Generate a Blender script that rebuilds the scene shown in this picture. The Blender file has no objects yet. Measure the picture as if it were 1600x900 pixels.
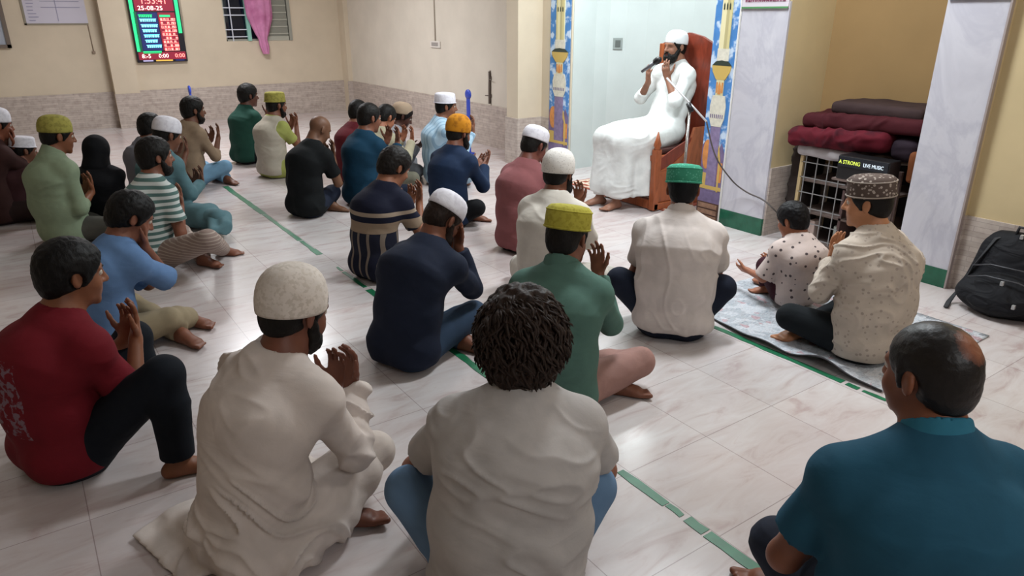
import bpy, bmesh, math, random
import numpy as np
from mathutils import Vector, Matrix

# ------------------------------------------------------------------ camera, world, lights, exposure
SC = bpy.context.scene
COL = SC.collection
FPX, CAM_H, CAM_YAW, CAM_P = 1100.0, 1.6, math.radians(34.7), math.atan(424 / 1100)
cd = bpy.data.cameras.new('camera'); cam = bpy.data.objects.new('camera', cd); COL.objects.link(cam)
cd.sensor_width = 36; cd.lens = 36 * FPX / 1600
cam.location = (0, 0, CAM_H); cam.rotation_euler = (math.pi / 2 - CAM_P, 0, -CAM_YAW)
cd.clip_start = .02
SC.camera = cam
SC.view_settings.view_transform = 'Standard'; SC.view_settings.look = 'None'
SC.view_settings.gamma = 1; SC.view_settings.use_curve_mapping = False
SC.view_settings.exposure = 0.42
w = bpy.data.worlds.new('world'); SC.world = w; w.use_nodes = True
w.node_tree.nodes['Background'].inputs[0].default_value = (.55, .62, .8, 1)
w.node_tree.nodes['Background'].inputs[1].default_value = .05

def area(name, loc, size, power, color, rot=(0, 0, 0)):
    l = bpy.data.lights.new(name, 'AREA'); l.shape = 'RECTANGLE'; l.size, l.size_y = size; l.energy = power; l.color = color
    o = bpy.data.objects.new(name, l); COL.objects.link(o); o.location = loc; o.rotation_euler = rot
    return o
area('tube_light_front', (4.1, 5.0, 3.05), (.9, .3), 58, (.90, .97, 1))
area('fill_light_middle', (3.3, 2.7, 3.1), (.9, .3), 62, (.90, .96, 1))  # unseen extra lamp, added to brighten the front right floor
area('tube_light_niche', (4.95, 4.9, 2.75), (.5, .5), 13, (.86, .97, 1), (0, math.radians(12), 0))
area('tube_light_back', (2.4, 9.2, 3.0), (1.3, .4), 92, (.97, .97, 1))
area('tube_light_back_wall', (2.3, 11.9, 2.75), (.6, .3), 7, (.93, .97, 1))
area('tube_light_left', (-1.3, 4.6, 3.0), (1.0, .4), 2.5, (1, .93, .88))
area('fill_light_near', (1.0, -1.8, 2.7), (1.2, .5), 23, (.97, .98, 1), (math.radians(38), 0, 0))  # added fill behind the camera, tilted to light the seated backs
area('tube_light_right', (3.5, .3, 3.05), (.9, .4), 15, (1, .95, .9))

# ------------------------------------------------------------------ photo rays -> world points
_F = np.array((math.sin(CAM_YAW) * math.cos(CAM_P), math.cos(CAM_YAW) * math.cos(CAM_P), -math.sin(CAM_P)))
_R = np.array((math.cos(CAM_YAW), -math.sin(CAM_YAW), 0.))
_U = np.array((math.sin(CAM_YAW) * math.sin(CAM_P), math.cos(CAM_YAW) * math.sin(CAM_P), math.cos(CAM_P)))
def at(px, py, z=0.):
    d = _F + _R * ((px - 800) / FPX) + _U * ((450 - py) / FPX)
    return np.array((0, 0, CAM_H)) + d * ((z - CAM_H) / d[2])
def atX(px, py, X):
    d = _F + _R * ((px - 800) / FPX) + _U * ((450 - py) / FPX)
    return np.array((0, 0, CAM_H)) + d * (X / d[0])

# ------------------------------------------------------------------ materials
MATS = {}
def lin(c):
    return tuple(((v / 12.92) if v <= .04045 else ((v + .055) / 1.055) ** 2.4) for v in c) + (1,)
def hexc(h):
    return lin(tuple(int(h[i:i + 2], 16) / 255 for i in (0, 2, 4)))
class NT:
    def __init__(s, name, rough=.6, color=(.5, .5, .5, 1), metal=0, spec=.5):
        m = bpy.data.materials.new(name); m.use_nodes = True; s.m = m; s.t = m.node_tree; s.b = s.t.nodes['Principled BSDF']
        s.b.inputs['Base Color'].default_value = color; s.b.inputs['Roughness'].default_value = rough
        s.b.inputs['Metallic'].default_value = metal; s.b.inputs['Specular IOR Level'].default_value = spec
        m.diffuse_color = color
    def n(s, typ, **kw):
        x = s.t.nodes.new(typ)
        for k, v in kw.items():
            if k.startswith('i_'):
                key = k[2:].replace('_', ' ')
                x.inputs[int(key) if key.isdigit() else key].default_value = v
            else: setattr(x, k, v)
        return x
    def l(s, a, b): s.t.links.new(a, b)
    def obj(s, scale=(1, 1, 1), rot=(0, 0, 0), loc=(0, 0, 0)):
        tc = s.n('ShaderNodeTexCoord'); mp = s.n('ShaderNodeMapping'); mp.inputs['Scale'].default_value = scale
        mp.inputs['Rotation'].default_value = rot; mp.inputs['Location'].default_value = loc
        s.l(tc.outputs['Object'], mp.inputs[0]); return mp.outputs[0]
    def noise(s, vec, scale, detail=3, rough=.55, dist=0):
        x = s.n('ShaderNodeTexNoise'); x.inputs['Scale'].default_value = scale; x.inputs['Detail'].default_value = detail
        x.inputs['Roughness'].default_value = rough; x.inputs['Distortion'].default_value = dist
        s.l(vec, x.inputs['Vector']); return x.outputs['Fac']
    def ramp(s, fac, stops, interp='LINEAR'):
        r = s.n('ShaderNodeValToRGB'); r.color_ramp.interpolation = interp
        e = r.color_ramp.elements
        while len(e) < len(stops): e.new(.5)
        for k, (p, c) in enumerate(stops): e[k].position = p; e[k].color = c
        s.l(fac, r.inputs[0]); return r.outputs[0]
    def mix(s, fac, a, b, typ='MIX'):
        x = s.n('ShaderNodeMix', data_type='RGBA', blend_type=typ)
        if isinstance(fac, (int, float)): x.inputs[0].default_value = fac
        else: s.l(fac, x.inputs[0])
        for k, v in ((6, a), (7, b)):
            if isinstance(v, tuple): x.inputs[k].default_value = v
            else: s.l(v, x.inputs[k])
        return x.outputs[2]
    def math(s, op, a, b=0.):
        x = s.n('ShaderNodeMath', operation=op)
        for k, v in ((0, a), (1, b)):
            if isinstance(v, (int, float)): x.inputs[k].default_value = v
            else: s.l(v, x.inputs[k])
        return x.outputs[0]
    def base(s, c): s.l(c, s.b.inputs['Base Color'])
    def bump(s, fac, strength=.3, dist=.01, prev=None):
        x = s.n('ShaderNodeBump'); x.inputs['Strength'].default_value = strength; x.inputs['Distance'].default_value = dist
        s.l(fac, x.inputs['Height'])
        if prev is not None: s.l(prev, x.inputs['Normal'])
        s.l(x.outputs[0], s.b.inputs['Normal']); return x.outputs[0]
MatTree = NT
def mul(c, k): return tuple(min(1, v * k) for v in c[:3]) + (1,)

def fabric(name, hx, rough=.85, fold=.12, stripes=None, pattern=None):
    if name in MATS: return MATS[name]
    c = hexc(hx); t = NT(name, rough, c, spec=.2)
    v = t.obj()
    n1 = t.noise(v, 9, 3, .5, .8); n2 = t.noise(v, 160, 2)
    col = t.ramp(n1, [(.3, mul(c, .9)), (.7, mul(c, 1.08))])
    if pattern: col = pattern(t, v, col)
    t.base(col)
    vs = t.obj((2.5, 2.5, 5), (.5, .3, 0))
    b1 = t.bump(t.noise(vs, 2.6, 2, .45, 1.4), fold, .03)
    t.bump(n2, .15, .002, b1)
    MATS[name] = t.m; return t.m
def plain(name, hx, rough=.5, metal=0, spec=.5, nz=0., nscale=8, bump=0):
    if name in MATS: return MATS[name]
    c = hexc(hx); t = NT(name, rough, c, metal, spec)
    if nz or bump:
        v = t.obj(); n = t.noise(v, nscale, 4)
        if nz: t.base(t.ramp(n, [(.3, mul(c, 1 - nz)), (.7, mul(c, 1 + nz))]))
        if bump: t.bump(n, bump, .01)
    MATS[name] = t.m; return t.m
def skin(name, hx):
    if name in MATS: return MATS[name]
    c = hexc(hx); t = NT(name, .5, c, spec=.35); v = t.obj()
    n = t.noise(v, 14, 4)
    t.base(t.ramp(n, [(.3, mul(c, .86)), (.7, mul(c, 1.1))])); t.bump(t.noise(v, 120, 2), .12, .002)
    MATS[name] = t.m; return t.m
def hairmat(name, hx):
    if name in MATS: return MATS[name]
    c = hexc(hx); t = NT(name, .55, c, spec=.35); v = t.obj((1, 1, .35))
    n = t.noise(v, 90, 3, .6, 1.0)
    t.b.inputs['Specular IOR Level'].default_value = .22; t.base(t.ramp(n, [(.35, mul(c, .5)), (.75, mul(c, 1.15))])); t.bump(n, .6, .004)
    MATS[name] = t.m; return t.m
def emit(name, hx, k):
    if name in MATS: return MATS[name]
    t = NT(name, .5, hexc(hx)); t.b.inputs['Emission Color'].default_value = hexc(hx); t.b.inputs['Emission Strength'].default_value = k
    MATS[name] = t.m; return t.m

# patterns (object space, so they stay on the cloth)
def pat_bands(bands, axis=2, scale=1.0, off=0.0, lean=0.0):
    def f(t, v, col):
        s = t.n('ShaderNodeSeparateXYZ'); t.l(v, s.inputs[0])
        z = s.outputs[axis]
        if lean: z = t.math('ADD', z, t.math('MULTIPLY', s.outputs[1], lean))
        fr = t.math('FRACT', t.math('MULTIPLY', t.math('ADD', z, off), scale))
        return t.ramp(fr, bands, 'CONSTANT')
    return f
def pat_specks(hx, size=40, thr=.1, hx2=None):
    def f(t, v, col):
        vo = t.n('ShaderNodeTexVoronoi'); vo.inputs['Scale'].default_value = size; t.l(v, vo.inputs['Vector'])
        m = t.math('LESS_THAN', vo.outputs['Distance'], thr)
        c = hexc(hx)
        if hx2:
            r = t.ramp(vo.outputs['Color'], [(.0, c), (.5, hexc(hx2))], 'CONSTANT'); return t.mix(m, col, r)
        return t.mix(m, col, c)
    return f
def pat_check(hx, scale):
    def f(t, v, col):
        s = t.n('ShaderNodeSeparateXYZ'); t.l(v, s.inputs[0]); o = col
        for ax in (0, 2):
            fr = t.math('FRACT', t.math('MULTIPLY', s.outputs[ax], scale))
            o = t.mix(t.math('MULTIPLY', t.math('LESS_THAN', fr, .35), .45), o, hexc(hx))
        return o
    return f
def pat_noise(hx, scale, lo=.5, hi=.6):
    def f(t, v, col):
        n = t.noise(v, scale, 3)
        r = t.ramp(n, [(lo, (0, 0, 0, 1)), (hi, (1, 1, 1, 1))])
        return t.mix(r, col, hexc(hx))
    return f

# ------------------------------------------------------------------ scene bookkeeping helpers
def tag(o, label=None, cat=None, group=None, kind=None):
    if label: o['label'] = label
    if cat: o['category'] = cat
    if group: o['group'] = group
    if kind: o['kind'] = kind
    return o
def empty(name, loc, rz=0.):
    o = bpy.data.objects.new(name, None); COL.objects.link(o); o.location = tuple(float(c) for c in loc); o.rotation_euler = (0, 0, rz)
    o.empty_display_size = .1; return o
def link(name, me, mats, parent=None):
    o = bpy.data.objects.new(name, me); COL.objects.link(o)
    for m in (mats if isinstance(mats, (list, tuple)) else [mats]): me.materials.append(m)
    if parent: o.parent = parent
    return o
class MB:
    """collects solid shapes into ONE mesh"""
    def __init__(s): s.v = []; s.f = []; s.mi = []; s.sm = []
    def add(s, vs, fs, mi=0, smooth=False):
        b = len(s.v); s.v += [tuple(v) for v in vs]
        for f in fs: s.f.append(tuple(i + b for i in f)); s.mi.append(mi); s.sm.append(smooth)
    def box(s, lo, hi, mi=0, M=None, bev=0.):
        (a, b, c), (d, e, f) = lo, hi
        if bev <= 0:
            vs = [(a, b, c), (d, b, c), (d, e, c), (a, e, c), (a, b, f), (d, b, f), (d, e, f), (a, e, f)]
            fs = [(3, 2, 1, 0), (4, 5, 6, 7), (0, 1, 5, 4), (1, 2, 6, 5), (2, 3, 7, 6), (3, 0, 4, 7)]
        else:
            bm = bmesh.new(); bmesh.ops.create_cube(bm, size=1)
            for v in bm.verts: v.co = Vector(((a + d) / 2 + v.co.x * (d - a), (b + e) / 2 + v.co.y * (e - b), (c + f) / 2 + v.co.z * (f - c)))
            bmesh.ops.bevel(bm, geom=bm.edges[:], offset=bev, segments=2, affect='EDGES', profile=.5)
            bm.verts.index_update(); vs = [tuple(v.co) for v in bm.verts]; fs = [tuple(v.index for v in f.verts) for f in bm.faces]; bm.free()
        if M is not None: vs = [tuple(M @ Vector(v)) for v in vs]
        s.add(vs, fs, mi, False)
    def tube(s, pts, r, n=8, mi=0, caps=True, flat=1.0):
        pts = [Vector(tuple(p)) for p in pts]; rs = r if isinstance(r, (list, tuple)) else [r] * len(pts)
        vs = []; prev = None
        for i, p in enumerate(pts):
            d = (pts[min(i + 1, len(pts) - 1)] - pts[max(i - 1, 0)]).normalized()
            u = d.cross(Vector((0, 0, 1)))
            if u.length < 1e-3: u = d.cross(Vector((0, 1, 0)))
            u.normalize()
            if prev is not None and u.dot(prev) < 0: u = -u
            prev = u; w_ = d.cross(u)
            for k in range(n):
                a = 2 * math.pi * k / n; vs.append(tuple(p + (u * math.cos(a) + w_ * math.sin(a) * flat) * rs[i]))
        fs = []
        for i in range(len(pts) - 1):
            for k in range(n):
                a, b = i * n + k, i * n + (k + 1) % n; fs.append((a, b, b + n, a + n))
        if caps: fs.append(tuple(range(n - 1, -1, -1))); fs.append(tuple(range((len(pts) - 1) * n, len(pts) * n)))
        s.add(vs, fs, mi, True)
    def lathe(s, prof, c=(0, 0, 0), n=24, mi=0, sx=1, sy=1, M=None):
        vs = []; 
        for r, z in prof:
            for k in range(n):
                a = 2 * math.pi * k / n; p = Vector((c[0] + r * sx * math.cos(a), c[1] + r * sy * math.sin(a), c[2] + z))
                vs.append(tuple(M @ p) if M is not None else tuple(p))
        fs = []
        for i in range(len(prof) - 1):
            for k in range(n):
                a, b = i * n + k, i * n + (k + 1) % n; fs.append((a, b, b + n, a + n))
        fs.append(tuple(range(n - 1, -1, -1))); fs.append(tuple(range((len(prof) - 1) * n, len(prof) * n)))
        s.add(vs, fs, mi, True)
    def prism(s, outline, d0, d1, axis='X', mi=0):
        """outline: list of (a,b); extruded along axis from d0 to d1"""
        def P(a, b, d): return {'X': (d, a, b), 'Y': (a, d, b), 'Z': (a, b, d)}[axis]
        n = len(outline); vs = [P(a, b, d0) for a, b in outline] + [P(a, b, d1) for a, b in outline]
        fs = [tuple(range(n - 1, -1, -1)), tuple(range(n, 2 * n))] + [(k, (k + 1) % n, n + (k + 1) % n, n + k) for k in range(n)]
        s.add(vs, fs, mi, False)
    def build(s, name, mats, parent=None, fixn=True):
        me = bpy.data.meshes.new(name); me.from_pydata(s.v, [], s.f); me.update()
        me.polygons.foreach_set('material_index', s.mi); me.polygons.foreach_set('use_smooth', s.sm)
        if fixn:
            bm = bmesh.new(); bm.from_mesh(me); bmesh.ops.recalc_face_normals(bm, faces=bm.faces[:]); bm.to_mesh(me); bm.free()
        return link(name, me, mats, parent)
def structure(o): o['kind'] = 'structure'; return o

# ------------------------------------------------------------------ implicit surface modelling (numpy surface nets)
_rng = np.random.RandomState(7); _LAT = _rng.rand(32, 32, 32).astype(np.float32) * 2 - 1
def vnoise(p):
    p = np.asarray(p, dtype=np.float32); i = np.floor(p).astype(np.int64); f = p - i; f = f * f * (3 - 2 * f); i %= 32; j = (i + 1) % 32
    x0, y0, z0 = i.T; x1, y1, z1 = j.T; fx, fy, fz = f.T
    def L(a, b, t): return a + (b - a) * t
    return L(L(L(_LAT[x0, y0, z0], _LAT[x1, y0, z0], fx), L(_LAT[x0, y1, z0], _LAT[x1, y1, z0], fx), fy),
             L(L(_LAT[x0, y0, z1], _LAT[x1, y0, z1], fx), L(_LAT[x0, y1, z1], _LAT[x1, y1, z1], fx), fy), fz)
V = lambda *a: np.array(a, dtype=float)
def unit(v): v = np.asarray(v, float); return v / (np.linalg.norm(v) + 1e-12)
class Field:
    def __init__(s, lo, hi, h):
        s.h = h; s.lo = np.array(lo, float); s.n = np.ceil((np.array(hi) - s.lo) / h).astype(int) + 2
        s.f = np.full(tuple(s.n), 1.0, np.float32)
        s.ax = [(s.lo[i] + h * np.arange(s.n[i])).astype(np.float32) for i in range(3)]
    def sub(s, lo, hi):
        i0 = np.maximum(0, np.floor((lo - s.lo) / s.h).astype(int)); i1 = np.minimum(s.n, np.ceil((hi - s.lo) / s.h).astype(int) + 1)
        if (i1 <= i0).any(): return None
        sl = tuple(slice(a, b) for a, b in zip(i0, i1))
        g = (s.ax[0][sl[0]][:, None, None], s.ax[1][sl[1]][None, :, None], s.ax[2][sl[2]][None, None, :])
        return sl, g
    def cone(s, a, b, ra, rb, k=.02, side=None, mode='u', clips=()):
        a = np.asarray(a, float); b = np.asarray(b, float)
        ra2 = ra if isinstance(ra, (tuple, list)) else None; rb2 = rb if isinstance(rb, (tuple, list)) else None
        rmax = max(np.max(ra), np.max(rb)); m = rmax + k + 2.5 * s.h
        r = s.sub(np.minimum(a, b) - m, np.maximum(a, b) + m)
        if r is None: return
        sl, (X, Y, Z) = r
        ab = b - a; L = np.linalg.norm(ab)
        n = ab / L if L > 1e-6 else V(0, 0, 1)
        sd = unit(np.cross(n, V(0, 1, 0)) if side is None else np.asarray(side, float) - n * np.dot(side, n))
        if np.linalg.norm(sd) < .5: sd = unit(np.cross(n, V(1, 0, 0)))
        fr = np.cross(n, sd)
        def dot(d, o=a): return X * np.float32(d[0]) + (Y * np.float32(d[1]) + Z * np.float32(d[2]) - np.float32(np.dot(o, d)))
        q = dot(n)
        if L > 1e-6: t = np.clip(q / L, 0, 1); qa = q - t * L
        else: t = 0.; qa = q
        qs = dot(sd); qf = dot(fr)
        if ra2 is None and rb2 is None:
            d = np.sqrt(qa * qa + qs * qs + qf * qf) - (ra + (rb - ra) * t)
        else:
            A = list(ra2 or (ra, ra)); B = list(rb2 or (rb, rb))
            if len(A) < 3: A.append(min(A[:2]))
            if len(B) < 3: B.append(min(B[:2]))
            rs, rf, rl = [A[i] + (B[i] - A[i]) * t for i in range(3)]
            e1 = (qa / rl) ** 2; e2 = (qs / rs) ** 2; e3 = (qf / rf) ** 2
            k0 = np.sqrt(e1 + e2 + e3); k1 = np.sqrt(e1 / rl ** 2 + e2 / rs ** 2 + e3 / rf ** 2)
            d = k0 * (k0 - 1) / np.maximum(k1, 1e-4)
            d = np.where(k0 < .3, -min(min(A), min(B)), d)
        for cp, cn in clips: d = np.maximum(d, dot(unit(cn), np.asarray(cp, float)))
        s.op(sl, d, k, mode)
    def ball(s, c, r, k=.02, side=None, up=None, mode='u', clips=()):
        """ellipsoid: r=(side,front,up) radii"""
        r = r if isinstance(r, (tuple, list)) else (r, r, r)
        u = unit(up) if up is not None else V(0, 0, 1)
        sd = V(1, 0, 0) if side is None else side
        c = np.asarray(c, float)
        s.cone(c - u * 1e-7, c - u * 1e-7, (r[0], r[1], r[2]), (r[0], r[1], r[2]), k, sd, mode, clips) if up is None else s._ell(c, r, k, sd, u, mode, clips)
    def _ell(s, c, r, k, sd, u, mode, clips):
        e = 1e-5; s.cone(c - u * e, c + u * e, (r[0], r[1], r[2]), (r[0], r[1], r[2]), k, sd, mode, clips)
    def op(s, sl, d, k, mode):
        g = s.f[sl]; d = d.astype(np.float32)
        if mode == 'u':
            if k > 0: h = np.maximum(k - np.abs(g - d), 0) / k; s.f[sl] = np.minimum(g, d) - h * h * k / 4
            else: s.f[sl] = np.minimum(g, d)
        elif mode == 's':
            d = -d
            if k > 0: h = np.maximum(k - np.abs(g - d), 0) / k; s.f[sl] = np.maximum(g, d) + h * h * k / 4
            else: s.f[sl] = np.maximum(g, d)
    def plane(s, p, n):
        """keep the side where dot(x-p,n)<0"""
        n = unit(n); X, Y, Z = s.ax[0][:, None, None], s.ax[1][None, :, None], s.ax[2][None, None, :]
        s.f = np.maximum(s.f, X * np.float32(n[0]) + (Y * np.float32(n[1]) + Z * np.float32(n[2]) - np.float32(np.dot(p, n))))
    def mesh(s, smooth=1, disp=None):
        f = s.f; S = f < 0
        f[0], f[-1], f[:, 0], f[:, -1], f[:, :, 0], f[:, :, -1] = [np.maximum(x, .001) for x in (f[0], f[-1], f[:, 0], f[:, -1], f[:, :, 0], f[:, :, -1])]
        S = f < 0
        c = [S[a:S.shape[0] - 1 + a, b:S.shape[1] - 1 + b, d:S.shape[2] - 1 + d] for a in (0, 1) for b in (0, 1) for d in (0, 1)]
        allc = c[0].copy(); anyc = c[0].copy()
        for x in c[1:]: allc &= x; anyc |= x
        mx = anyc & ~allc; idx = np.argwhere(mx)
        if len(idx) == 0: return None
        num = np.full(mx.shape, -1, np.int32); num[mx] = np.arange(len(idx))
        acc = np.zeros((len(idx), 3)); cnt = np.zeros(len(idx))
        cor = [(a, b, d) for a in (0, 1) for b in (0, 1) for d in (0, 1)]
        fv = {q: f[idx[:, 0] + q[0], idx[:, 1] + q[1], idx[:, 2] + q[2]] for q in cor}
        for q in cor:
            for axn in range(3):
                if q[axn] == 0:
                    p = list(q); p[axn] = 1; p = tuple(p); a_, b_ = fv[q], fv[p]
                    m = (a_ < 0) != (b_ < 0); tt = a_[m] / (a_[m] - b_[m])
                    pos = np.tile(np.array(q, float), (m.sum(), 1)); pos[:, axn] = tt
                    acc[m] += pos; cnt[m] += 1
        vs = (idx + acc / cnt[:, None]) * s.h + s.lo
        quads = []
        for axn in range(3):
            sl0 = [slice(None)] * 3; sl1 = [slice(None)] * 3; sl0[axn] = slice(0, -1); sl1[axn] = slice(1, None)
            e = S[tuple(sl0)] != S[tuple(sl1)]
            o1, o2 = [(1, 2), (2, 0), (0, 1)][axn]
            ii = np.argwhere(e); ii = ii[(ii[:, o1] > 0) & (ii[:, o2] > 0) & (ii[:, o1] < s.n[o1] - 1) & (ii[:, o2] < s.n[o2] - 1)]
            if not len(ii): continue
            def cell(d1, d2):
                j = ii.copy(); j[:, o1] -= d1; j[:, o2] -= d2; return num[j[:, 0], j[:, 1], j[:, 2]]
            qd = np.stack([cell(1, 1), cell(0, 1), cell(0, 0), cell(1, 0)], 1)
            ins = S[ii[:, 0], ii[:, 1], ii[:, 2]]
            qd[~ins] = qd[~ins][:, ::-1]; quads.append(qd)
        Q = np.concatenate(quads); Q = Q[(Q >= 0).all(1)]
        n = len(vs)
        for _ in range(smooth):
            a_ = np.concatenate([Q[:, i] for i in range(4)]); b_ = np.concatenate([Q[:, (i + 1) % 4] for i in range(4)])
            ct = np.bincount(a_, minlength=n) + np.bincount(b_, minlength=n)
            av = np.stack([np.bincount(a_, vs[b_, i], n) + np.bincount(b_, vs[a_, i], n) for i in range(3)], 1) / np.maximum(ct, 1)[:, None]
            vs = np.where(ct[:, None] > 0, vs * .45 + av * .55, vs)
        if disp is not None:
            nn = np.cross(vs[Q[:, 2]] - vs[Q[:, 0]], vs[Q[:, 3]] - vs[Q[:, 1]])
            N = np.stack([sum(np.bincount(Q[:, k], nn[:, i], n) for k in range(4)) for i in range(3)], 1)
            N /= np.linalg.norm(N, axis=1)[:, None] + 1e-12
            vs = disp(vs, N)
        return vs, Q
def to_mesh(name, res, matidx=None):
    vs, Q = res; me = bpy.data.meshes.new(name)
    me.vertices.add(len(vs)); me.vertices.foreach_set('co', vs.astype(np.float32).ravel())
    me.loops.add(len(Q) * 4); me.loops.foreach_set('vertex_index', Q.astype(np.int32).ravel())
    me.polygons.add(len(Q)); me.polygons.foreach_set('loop_start', (np.arange(len(Q)) * 4).astype(np.int32))
    me.polygons.foreach_set('use_smooth', np.ones(len(Q), bool))
    if matidx is not None: me.polygons.foreach_set('material_index', matidx(vs[Q].mean(1)).astype(np.int32))
    me.update(calc_edges=True); me.validate()
    return me
def folds(amp, seed=0, fine=1., direc=(.35, .2, 1)):
    """cloth folds: ridged, stretched noise along the surface normal"""
    d = unit(direc); a1 = unit(np.cross(d, V(0, 1, .1))); a2 = np.cross(d, a1)
    def f(vs, N):
        p = vs + seed * 3.17; sharp = amp > .012
        w1 = vnoise(p * 5)[:, None] * .09
        q = np.stack([(p @ d) * 15 * fine, (p @ a1) * 3.6, (p @ a2) * 3.6], 1) + w1 * 14
        n1 = 1 - 2 * np.abs(vnoise(q)); n3 = np.maximum(0, 1 - 2.2 * np.abs(vnoise(q * 1.15 + 31))) ** 2; q2 = np.stack([(p @ a1) * 12, (p @ d) * 3.2, (p @ a2) * 4.5], 1) + w1 * 10 + 9
        n2 = 1 - 2 * np.abs(vnoise(q2)); g = vnoise(p * 6.5 + 4)
        return vs + N * (amp * (.42 * n1 * (.15 + np.maximum(g, 0) * 1.6) + .42 * n2 * (.12 + np.maximum(-g, 0) * 1.6) + .55 * g) * (.6 if sharp else 1) + ((.7 * amp * n3 * np.clip(.6 + 1.6 * vnoise(p * 4 + 11), 0, 1.3)) if sharp else 0))[:, None]
    return f

# ------------------------------------------------------------------ people
def rotx(a): c, s = math.cos(a), math.sin(a); return np.array([[1, 0, 0], [0, c, -s], [0, s, c]])
def rotz(a): c, s = math.cos(a), math.sin(a); return np.array([[c, -s, 0], [s, c, 0], [0, 0, 1]])
def roty(a): c, s = math.cos(a), math.sin(a); return np.array([[c, 0, s], [0, 1, 0], [-s, 0, c]])
D2 = math.radians
def ik(a, c, l1, l2, pole):
    a = np.asarray(a, float); c = np.asarray(c, float); d = np.linalg.norm(c - a); mx = (l1 + l2) * .999
    if d > mx: k = d / mx; l1 *= k; l2 *= k
    n = (c - a) / d; x = (l1 * l1 - l2 * l2 + d * d) / (2 * d); y = math.sqrt(max(1e-6, l1 * l1 - x * x))
    p = np.asarray(pole, float); p = unit(p - n * np.dot(p, n)); return a + n * x + p * y

def head_field(F, Hc, R, hs, g=0., face=True):
    T = lambda x, y, z: Hc + R @ (V(x, y, z) * hs)
    X = R @ V(1, 0, 0); U = R @ V(0, 0, 1); r = lambda *a: tuple(v * hs + g for v in a)
    F.ball(T(0, -.008, .035), r(.075, .095, .083), .02, X, U)
    F.ball(T(0, .03, -.025), r(.061, .058, .08), .03, X, U)
    F.ball(T(0, .045, -.072), r(.047, .042, .034), .03, X, U)
    if face:
        F.ball(T(0, .078, -.098), r(.019, .014, .015), .02, X, U)
        for s in (-1, 1):
            F.ball(T(s * .034, .062, -.03), r(.025, .022, .026), .02, X, U)
            F.ball(T(s * .03, .089, .012), .014 * hs, .016, X, U, 's')
            F.ball(T(s * .013, .094, -.024), r(.009, .01, .008), .008, X, U)
            F.cone(T(s * .012, .086, .031), T(s * .045, .072, .03), .009 * hs, .008 * hs, .014)
            e = T(s * .077, -.008, .0)
            F.ball(e, r(.009, .02, .032), .006, R @ unit(V(1, s * .45, 0)), R @ unit(V(0, -.12, 1)))
            F.ball(T(s * .088, .0, .002), r(.008, .010, .018), .006, X, U, 's')
        F.cone(T(0, .088, .018), T(0, .109, -.021), .0085 * hs, .012 * hs, .012)
        F.cone(T(-.017, .086, -.047), T(.017, .086, -.047), .0075 * hs, .0075 * hs, .008)
        F.cone(T(-.014, .085, -.061), T(.014, .085, -.061), .008 * hs, .008 * hs, .008)

def hand_field(F, W, d, n, side, hs=1., curl=.25, fine=True, spread=1.):
    d = unit(d); n = unit(np.asarray(n, float) - d * np.dot(n, d)); t = np.cross(d, n) * side
    F.cone(W - d * .01, W + d * .03 * hs, (.027 * hs, .019 * hs), (.037 * hs, .016 * hs), .015, t)
    F.cone(W + d * .03 * hs, W + d * .078 * hs, (.037 * hs, .0155 * hs), (.041 * hs, .0135 * hs), .012, t)
    for u, b, L, r in ((.031, .09, .068, .0088), (.0105, .096, .077, .009), (-.0105, .092, .071, .0086), (-.0305, .082, .055, .0078)):
        p = W + (d * b + t * u * spread) * hs - d * .012; dd = unit(d + t * u * 2.6 * spread)
        a = curl * (1.0 + (.031 - u) * 6)
        for seg, k in ((.46, .6), (.3, 1.2), (.26, 1.2)):
            dd = unit(dd + n * a * k); q = p + dd * L * seg * hs
            F.cone(p, q, r * hs, r * .92 * hs, .005); p = q
    p = W + (d * .022 + t * .026) * hs; dd = unit(d * .75 + t * .75 + n * .35)
    for seg, r in ((.042, .0125), (.032, .0105), (.026, .009)):
        q = p + dd * seg * hs; F.cone(p, q, r * hs, r * .92 * hs, .008); p = q; dd = unit(dd + d * .45 + n * .15)

def foot_field(F, A, d, up, hs=1.):
    d = unit(d); up = unit(np.asarray(up, float) - d * np.dot(up, d)); s = np.cross(d, up)
    heel = A - d * .035 * hs - up * .03 * hs
    F.ball(heel, .031 * hs, .03)
    F.cone(A - up * .01 * hs, A + d * .10 * hs - up * .028 * hs, (.032 * hs, .034 * hs), (.042 * hs, .021 * hs), .03, s)
    F.cone(heel, A + d * .12 * hs - up * .04 * hs, (.028 * hs, .02 * hs), (.043 * hs, .015 * hs), .02, s)
    for u, L, r in ((.031, .046, .0125), (.012, .042, .009), (-.003, .037, .0085), (-.017, .032, .008), (-.03, .026, .0078)):
        p = A + d * .122 * hs - up * .038 * hs + s * u * hs; q = p + (d * L + up * .004) * hs
        F.cone(p, q, r * hs, r * hs, .006)

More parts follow.
